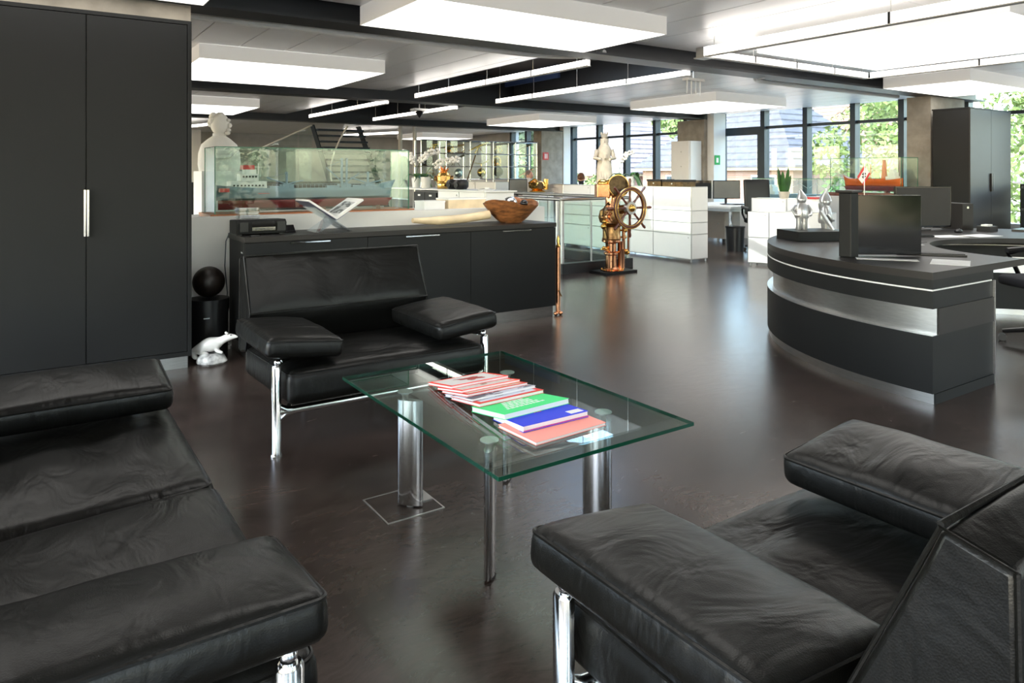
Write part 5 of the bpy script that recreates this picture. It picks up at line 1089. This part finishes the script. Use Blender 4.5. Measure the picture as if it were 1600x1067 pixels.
# ================================================================== INSTRUMENT SHELF (far)
VY, VX0, CWD = 17.0, 8.62, 0.752
vt = T('display_shelf', 'large glass and chrome display shelf with brass instruments', 'display shelf', (10.5, 17.2, 0))
ZV = [0.06, 0.42, 0.78, 1.14, 1.49, 1.84, 2.19]
for i in range(6):
    for y in (VY, VY+0.36): MB().cyl((VX0+CWD*i, y, 0), (VX0+CWD*i, y, ZV[-1]), 0.016, n=8).build('post', 'chrome', vt, smooth=True)
for z in ZV:
    for y in (VY, VY+0.36): MB().cyl((VX0, y, z), (VX0+CWD*5, y, z), 0.012, n=8).build('rail', 'chrome', vt, smooth=True)
    for i in range(6): MB().ell((VX0+CWD*i, VY, z), 0.024, 8, 6).build('joint_ball', 'chrome', vt, smooth=True)
for i in range(5):
    for j in range(6):
        bx(VX0+CWD*i+0.02, VX0+CWD*(i+1)-0.02, VY+0.02, VY+0.34, ZV[j]-0.004, ZV[j]+0.004).build('shelf_pane', 'glass', vt)
        if j >= 3: bx(VX0+CWD*i+0.02, VX0+CWD*(i+1)-0.02, VY-0.004, VY+0.004, ZV[j]+0.014, ZV[j+1]-0.014).build('front_pane', 'glass', vt)
def sextant(t, x, y, z, s, m):
    MB().tube([(x+s*0.14*math.cos(a), y, z+0.17*s+s*0.14*math.sin(a)) for a in [PI*1.15+i*PI*0.7/10 for i in range(11)]], 0.012*s, 8).build('arc', m, t, smooth=True)
    for a in (PI*1.15, PI*1.5, PI*1.85): MB().tube([(x, y, z+0.20*s), (x+s*0.14*math.cos(a), y, z+0.17*s+s*0.14*math.sin(a))], 0.008*s, 6).build('frame_bar', m, t)
    MB().cyl((x-0.09*s, y-0.03, z+0.2*s), (x+0.09*s, y-0.03, z+0.22*s), 0.022*s).build('telescope', m, t, smooth=True); MB().ell((x, y, z+0.21*s), 0.03*s, 8, 6).build('mirror', 'steel', t); bx(x-0.10*s, x+0.10*s, y-0.08, y+0.08, z, z+0.035*s).build('stand', 'mahogany', t)
def telescope(t, x, y, z, s, m):
    MB().tube([(x-0.28*s, y, z+0.08*s), (x-0.02*s, y, z+0.19*s), (x+0.28*s, y, z+0.31*s)], [0.018*s, 0.024*s, 0.034*s], 12).build('barrel', m, t, smooth=True)
    for a in (-0.14, 0.0, 0.14): MB().tube([(x, y, z+0.19*s), (x+a*s, y+(0.08 if a == 0 else -0.03), z)], 0.008*s, 6).build('tripod_leg', m, t)
def compass(t, x, y, z, s, m):
    MB().lathe([(0.11*s, 0), (0.12*s, 0.03*s), (0.05*s, 0.06*s), (0.10*s, 0.12*s), (0.11*s, 0.17*s), (0.02*s, 0.21*s)], (x, y, z), 16).build('bowl', m, t, smooth=True); MB().tube([(x+0.13*s*math.cos(a), y, z+0.13*s+0.13*s*math.sin(a)) for a in [2*PI*i/16 for i in range(16)]], 0.008*s, 6, closed=True).build('gimbal_ring', m, t, smooth=True)
def globe(t, x, y, z, s, m):
    MB().ell((x, y, z+0.14*s), 0.10*s, 16, 12).build('sphere', m, t, smooth=True); MB().lathe([(0.07*s, 0), (0.02*s, 0.03*s), (0.02*s, 0.05*s)], (x, y, z), 12).build('foot', 'mahogany', t, smooth=True)
def tuskp(t, x, y, z, s, m):
    MB().tube([(x-0.30*s+0.6*s*u, y, z+0.20*s-0.13*s*math.sin(u*PI*0.9)) for u in [i/10 for i in range(11)]], [0.004+0.022*s*u for u in [i/10 for i in range(11)]], 8).build('horn', m, t, smooth=True); MB().cyl((x+0.08*s, y, z), (x+0.08*s, y, z+0.08*s), 0.012).build('prop', 'brass', t)
kinds = {'s': (sextant, 'brass sextant on a wooden stand', 'instrument'), 't': (telescope, 'brass telescope on a tripod', 'instrument'), 'c': (compass, 'brass compass with a ring', 'instrument'), 'g': (globe, 'shining ball on a foot', 'ornament'), 'h': (tuskp, 'pale curved horn on a prop', 'horn')}
rown = {5: 'top', 4: 'second', 3: 'third'}; coln = ('first', 'second', 'third', 'fourth', 'fifth')
lay = {5: [('s', 'brass', 1.1, 0.1), ('c', 'brass', 1.0, -0.18), ('s', 'bronze', 1.1, .16), ('t', 'brass', 1.1, 0), ('s', 'brass', 1.1, -0.1), ('t', 'darkbrass', 1.0, 0.0)],
       4: [('c', 'darkbrass', 1.3, -0.1), ('t', 'darkbrass', 1.0, 0), ('h', 'ivory', 1.1, 0), ('c', 'brass', 1.1, -0.15), ('s', 'steel', 1.2, 0)],
       3: [('c', 'bronze', 1.0, 0), ('g', 'steel', 1.2, 0.1), ('g', 'brass', 1.3, 0.1), ('g', 'darkbrass', 1.5, -0.1), ('t', 'copper', 0.9, 0.1)]}
for j, row in lay.items():
    cols = [0, 1, 1, 2, 3, 4] if len(row) == 6 else [0, 1, 2, 3, 4]
    for q, (kd, m, s, off) in enumerate(row):
        x = VX0+CWD*(cols[q]+0.5)+off; fn, lb, ct = kinds[kd]
        side = (', left one' if q == 1 else ', right one' if q == 2 else '') if len(row) == 6 else ''
        t = T({'s': 'sextant', 't': 'telescope', 'c': 'ship_compass', 'g': 'ornament_ball', 'h': 'curved_horn'}[kd], lb + ', %s bay, %s row of the display shelf%s' % (coln[cols[q]], rown[j], side), ct, (x, VY+0.18, ZV[j]+0.004), 0, 'things in the display shelf'); fn(t, x, VY+0.18, ZV[j]+0.005, s, m)
wm = tag(MB().tube([(9.35, 16.6, 0.0), (10.2, 16.85, 1.80)], [0.012, 0.02], 8).build('narwhal_stick', 'darkbrass', smooth=True), 'dark stick leaning before the display shelf', 'stick')

# ================================================================== PEOPLE (seated, heads above the counters)
def person(label, loc, rz, hair, cloth, look):
    t = T('person', label, 'person', loc, rz)
    # local: faces -Y, seat at z 0.46
    v = [(0, 0.02, 0.56), (0, 0.0, 0.74), (0, -0.01, 0.92), (0, 0.0, 1.02), (0, -0.02, 1.10), (0, -0.03, 1.18), (0, -0.025, 1.27),
         (0.17, 0, 0.98), (0.24, -0.05, 0.78), (0.20, -0.24, 0.76), (0.18, -0.33, 0.77), (-0.17, 0, 0.98), (-0.24, -0.05, 0.78), (-0.20, -0.24, 0.76), (-0.18, -0.33, 0.77),
         (0.10, -0.04, 0.53), (0.12, -0.42, 0.52), (0.12, -0.40, 0.10), (0.12, -0.52, 0.05), (-0.10, -0.04, 0.53), (-0.12, -0.42, 0.52), (-0.12, -0.40, 0.10), (-0.12, -0.52, 0.05)]
    e = [(0, 1), (1, 2), (2, 3), (3, 4), (4, 5), (5, 6), (2, 7), (7, 8), (8, 9), (9, 10), (2, 11), (11, 12), (12, 13), (13, 14), (0, 15), (15, 16), (16, 17), (17, 18), (0, 19), (19, 20), (20, 21), (21, 22)]
    r = [(0.15, 0.11), (0.14, 0.10), (0.15, 0.10), 0.06, 0.056, (0.075, 0.09), (0.07, 0.085), 0.06, 0.048, 0.036, 0.03, 0.06, 0.048, 0.036, 0.03, 0.085, 0.068, 0.048, 0.04, 0.085, 0.068, 0.048, 0.04]
    me_off = Vector(loc)
    b = skinned('body', [Vector(p)+me_off for p in v], e, r, cloth, t)
    hd = MB().ell((0, -0.03, 1.235), (0.075, 0.092, 0.115), 18, 14).build('head', 'skin', t, True, True)
    MB().ell((0, -0.122, 1.225), (0.012, 0.02, 0.02), 8, 6).build('nose', 'skin', hd, True, True)
    for s in (-1, 1):
        MB().ell((s*0.076, -0.02, 1.23), (0.012, 0.02, 0.03), 8, 6).build('ear', 'skin', hd, True, True); MB().ell((s*0.03, -0.112, 1.25), (0.012, 0.008, 0.008), 8, 6).build('eye', 'black', hd, True, True)
        hnd = MB().ell((s*0.175, -0.40, 0.765), (0.035, 0.05, 0.016), 10, 6)
        for k in range(4): hnd.tube([(s*0.175+(k-1.5)*0.017, -0.44, 0.768), (s*0.175+(k-1.5)*0.018, -0.475-0.008*(k in (1, 2)), 0.765), (s*0.175+(k-1.5)*0.018, -0.50-0.01*(k in (1, 2)), 0.752)], 0.008, 6)
        hnd.tube([(s*0.145, -0.39, 0.765), (s*0.125, -0.43, 0.758)], 0.009, 6).build('hand', 'skin', t, True, True)
    MB().ell((0, -0.123, 1.185), (0.025, 0.008, 0.006), 8, 6).build('mouth', 'mahogany', hd, True, True)
    hm = MB().ell((0, -0.012, 1.265), (0.082, 0.095, 0.095), 18, 12); hm.v = [(x, y if y > -0.085 or z > 1.30 else -0.085, z) for x, y, z in hm.v]; hm.build('hair', hair, hd, True, True)
    return t
person('person with grey hair and pale shirt behind the computer screen', (9.85, 13.86, 0.02), 0.35, 'hair_grey', 'shirt', 0)
person('person with brown hair facing the windows, seen from behind', (10.24, 12.39, -0.04), PI*0.75, 'hair_brown', 'darkcloth', 0)
monitor('monitor in front of the grey-haired person', (7.75, 11.25), 0.36, 0.30, -0.35, z=0.75, lift=0.14)
wd2 = T('side_desk', 'dark desk in front of the beige cabinet', 'desk', (7.7, 11.4, 0)); bx(7.35, 8.0, 10.95, 11.9, 0.72, 0.75).build('desktop', 'anthra_top', wd2)
for x, y in ((7.40, 11.0), (7.95, 11.0), (7.40, 11.85), (7.95, 11.85)): MB().cyl((x, y, 0), (x, y, 0.72), 0.025, n=10).build('leg', 'chrome', wd2)

# ================================================================== STAIRCASE AND FAR LEFT BACKGROUND
sc_ = T('staircase', 'dark blue open-tread staircase in the far background', 'staircase', (7.0, 19.5, 0))
sx = 6.75
for k in range(15):
    z = 0.17*(k+1); x = 9.55 - 0.155*k*1.0; 
    bx(sx, sx+1.35, 17.6+0.26*k*0.55, 17.9+0.26*k*0.55, z-0.05, z).build('tread', 'blue_steel', sc_)
for x in (sx-0.03, sx+1.35): MB().prism_x([(17.55, 0.0), (17.85, 0.0), (20.22, 2.68), (19.92, 2.68)], x, x+0.03).build('stringer', 'blue_steel', sc_)
gs = T('glass_stair_rail', 'sloping glass stair rail with a white handrail left of the stairs', 'balustrade', (5.0, 17.8, 0))
for i, (xa, xb) in enumerate(((4.45, 4.93), (4.96, 5.64), (5.67, 6.0))):
    za, zb = 1.75+0.48*(xa-4.45), 1.75+0.48*(xb-4.45); MB().prism_y([(xa, 0.0), (xb, 0.0), (xb, zb), (xa, za)], 17.9, 17.915).build('pane', 'caseglass', gs)
MB().tube([(4.42, 17.9, 1.76), (6.0, 17.9, 2.52)], 0.02, 8).build('handrail', 'white', gs, smooth=True)
MB().tube([(6.75-0.55*math.sin(u*PI)*0.8, 17.4, 2.5-2.3*u) for u in [i/14 for i in range(15)]], 0.022, 8).build('curved_rail', 'white', gs, smooth=True)
fw_ = S('wall_far_left', bx(3.2, 4.6, 24.4, 24.6, 0, 2.69), 'white')
for lbl, x in (('left white pipe column right of the staircase', 9.15), ('right white pipe column right of the staircase', 9.62)):
    t = T('pipe_column', lbl, 'column', (x, 19.4, 0)); MB().cyl((x, 19.4, 0), (x, 19.4, 2.69), 0.06, n=14).build('shaft', 'white', t, smooth=True); MB().cyl((x, 19.4, 0), (x, 19.4, 0.02), 0.10, n=14).build('base_ring', 'steel', t)
hy = T('fire_hydrant_sign', 'small red and white fire sign on the rear concrete column', 'sign', (12.7, 16.99, 1.85)); bx(12.60, 12.80, 16.985, 16.998, 1.70, 1.92).build('plate', 'red', hy); bx(12.66, 12.69, 16.983, 16.986, 1.74, 1.88).build('hose_mark', 'paper', hy); bx(12.72, 12.75, 16.983, 16.986, 1.74, 1.88).build('hose_mark', 'paper', hy)
ex = T('exit_sign', 'small green sign on the middle concrete column', 'sign', (13.0, 11.5, 1.6)); bx(13.12, 13.3, 11.065, 11.078, 1.50, 1.72).build('plate', cover('sign_green', (0.02, 0.35, 0.08)), ex); bx(13.17, 13.24, 11.062, 11.066, 1.55, 1.66).build('arrow', 'paper', ex)
# black shelves seen through the showcase
for lbl, x in (('black low cabinet behind the showcase, left part', 2.6), ('black low cabinet behind the showcase, right part', 4.3)):
    t = T('low_cabinet', lbl, 'cabinet', (x, 13.2, 0)); bx(x-0.75, x+0.75, 13.0, 13.45, 0.0, 1.15).build('carcass', 'anthracite', t)
    for k in range(2): bx(x-0.74+0.75*k, x-0.01+0.75*k, 12.98, 13.0, 0.07, 1.13).build('door', 'anthracite', t)

# ================================================================== OUTSIDE
S('ground_outside', bx(14.2, 140, -60, 120, -3.3, -3.2), 'grass'); S('ground_outside_near', bx(-60, 14.2, -60, -5.4, -3.3, -3.2), 'grass')
def house(label, x0, x1, y0, y1, zb, ze, zr, wall, roof, hipy, wins, courses=14):
    t = T('house', label, 'house', ((x0+x1)/2, (y0+y1)/2, zb), 0, 'houses outside the windows')
    bx(x0+0.4, x1-0.4, y0+0.4, y1-0.4, zb, ze).build('wall', wall, t); bx(x0+0.05, x1-0.05, y0+0.05, y1-0.05, ze-0.18, ze).build('eaves', 'cream', t)
    xm = (x0+x1)/2; ra, rb_ = y0+hipy, y1-hipy
    for k in range(courses):    # overlapping tile courses
        u0, u1 = k/courses, (k+1)/courses
        f = lambda u: (x0+(xm-x0)*u, x1-(x1-xm)*u, y0+(ra-y0)*u, y1-(y1-rb_)*u, ze+(zr-ze)*u)
        a, b = f(u0), f(min(1, u1)); h = 0.09
        vs = [(a[0], a[2], a[4]+h), (a[1], a[2], a[4]+h), (a[1], a[3], a[4]+h), (a[0], a[3], a[4]+h), (b[0], b[2], b[4]+0.01), (b[1], b[2], b[4]+0.01), (b[1], b[3], b[4]+0.01), (b[0], b[3], b[4]+0.01), (a[0], a[2], a[4]-0.02), (a[1], a[2], a[4]-0.02), (a[1], a[3], a[4]-0.02), (a[0], a[3], a[4]-0.02)]
        MB().add(vs, [(0, 1, 5, 4), (1, 2, 6, 5), (2, 3, 7, 6), (3, 0, 4, 7), (4, 5, 6, 7), (8, 9, 1, 0), (9, 10, 2, 1), (10, 11, 3, 2), (11, 8, 0, 3)]).build('tile_course', roof, t)
    for (ya, yb, za, zb_) in wins:
        wf = bx(x0+0.33, x0+0.40, ya, yb, za, zb_).build('window', 'white', t); ym = (ya+yb)/2
        for c, d in ((ya+0.08, ym-0.04), (ym+0.04, yb-0.08)): bx(x0+0.315, x0+0.33, c, d, za+0.08, zb_-0.08).build('pane', 'mullion', wf)
    return t
house('house with a dark grey hipped roof and brick wall outside the door', 33, 43, 22.6, 34.5, -3.2, 1.65, 7.0, 'brick', 'tile_grey', 5.2, [(24.0, 25.6, -0.3, 1.2), (27.4, 29.0, -0.3, 1.2), (30.6, 32.0, -0.3, 1.2)])
house('house with a pale weathered roof behind the crowned figure', 34, 44, 36.0, 52.0, -3.2, 1.3, 6.2, 'pinkwall', 'tile_pink', 5.5, [(37.5, 39.0, -0.9, 0.7), (41, 42.6, -0.9, 0.7), (46, 47.5, -0.9, 0.7)])
house('farther house with a steep pale roof between the two nearer ones', 52, 62, 48.0, 62.0, -3.2, 3.0, 10.5, 'cream', 'tile_pink', 4.0, [(50, 52, 0.5, 2.2)])
house('house with a reddish roof behind the trees on the right', 56, 66, 26.0, 42.0, -3.2, 3.2, 8.2, 'cream', 'tile_red', 3.0, [(30, 32, 0.4, 2.2), (35, 37, 0.4, 2.2)])
house('house with a pale roof at the far right behind the cabinet', 44, 52, 8.0, 17.0, -3.2, 0.8, 6.5, 'cream', 'tile_pink', 3.0, [(10, 11.5, -1.6, 0.1), (13, 14.5, -1.6, 0.1)])
LM = bpy.data.meshes
def tree(label, x, y, zb, h, r, m, n=6500, seed=1, ls=0.28):
    rnd = random.Random(seed); t = T('tree', label, 'tree', (x, y, zb), 0, 'trees outside the windows')
    MB().tube([(x, y, zb), (x+0.1, y, zb+h*0.35), (x, y+0.1, zb+h*0.75)], [0.25, 0.18, 0.06], 8).build('trunk', 'bark', t, smooth=True)
    bl_ = [(Vector((x, y, zb+h*0.62))+Vector((rnd.gauss(0, r*.5), rnd.gauss(0, r*.5), rnd.gauss(0, h*.16))), r*rnd.uniform(.3, .55)) for _ in range(16)]
    mb = MB()
    for _ in range(n):
        c, rr_ = rnd.choice(bl_); d = Vector((rnd.gauss(0, 1), rnd.gauss(0, 1), rnd.gauss(0, 1))).normalized(); p = c+d*rr_*rnd.uniform(.7, 1.0)
        a = Vector((rnd.gauss(0, 1), rnd.gauss(0, 1), rnd.gauss(0, 1))).normalized(); b = a.cross(d+Vector((0.01, 0, 0))).normalized(); s = ls*rnd.uniform(.6, 1.3)
        mb.add([p-a*s, p+b*s*.45, p+a*s, p-b*s*.45], [(0, 1, 2, 3)])
    f = mb.build('foliage', m, t); f['kind'] = 'stuff'
for i, a in enumerate((('bright green tree seen through the window beside the brick house', 31, 15.6, 8.8, 2.9, 'tree'), ('large bright tree behind the orange ship showcase', 27, 12.8, 9.5, 3.4, 'tree'), ('bright tree partly hidden by the right concrete column', 36, 6.5, 10.5, 3.4, 'tree'), ('dark tree above the pale roof left of the crowned figure', 45, 72, 15, 5.5, 'tree2'), ('dark tree beside the rear concrete column', 40, 60, 12, 5.0, 'tree2'), ('tree between the houses far behind', 48, 44, 12, 2.6, 'tree'), ('bushy tree close to the back corner window', 22, 30.0, 6.0, 2.2, 'tree'))):
    tree(a[0], a[1], a[2], -3.2, a[3], a[4], a[5], seed=i+3, ls=0.15 if a[1] < 35 else 0.3)
for i, a in enumerate((('tree outside the near wall behind the viewer, left', -5.0, -13), ('tree outside the near wall behind the viewer, middle', 4.0, -14), ('tree outside the near wall behind the viewer, right', 13.0, -12.5))):
    tree(a[0], a[1], a[2], -3.2, 9.0, 3.4, 'tree', seed=20+i, n=5000, ls=0.17)
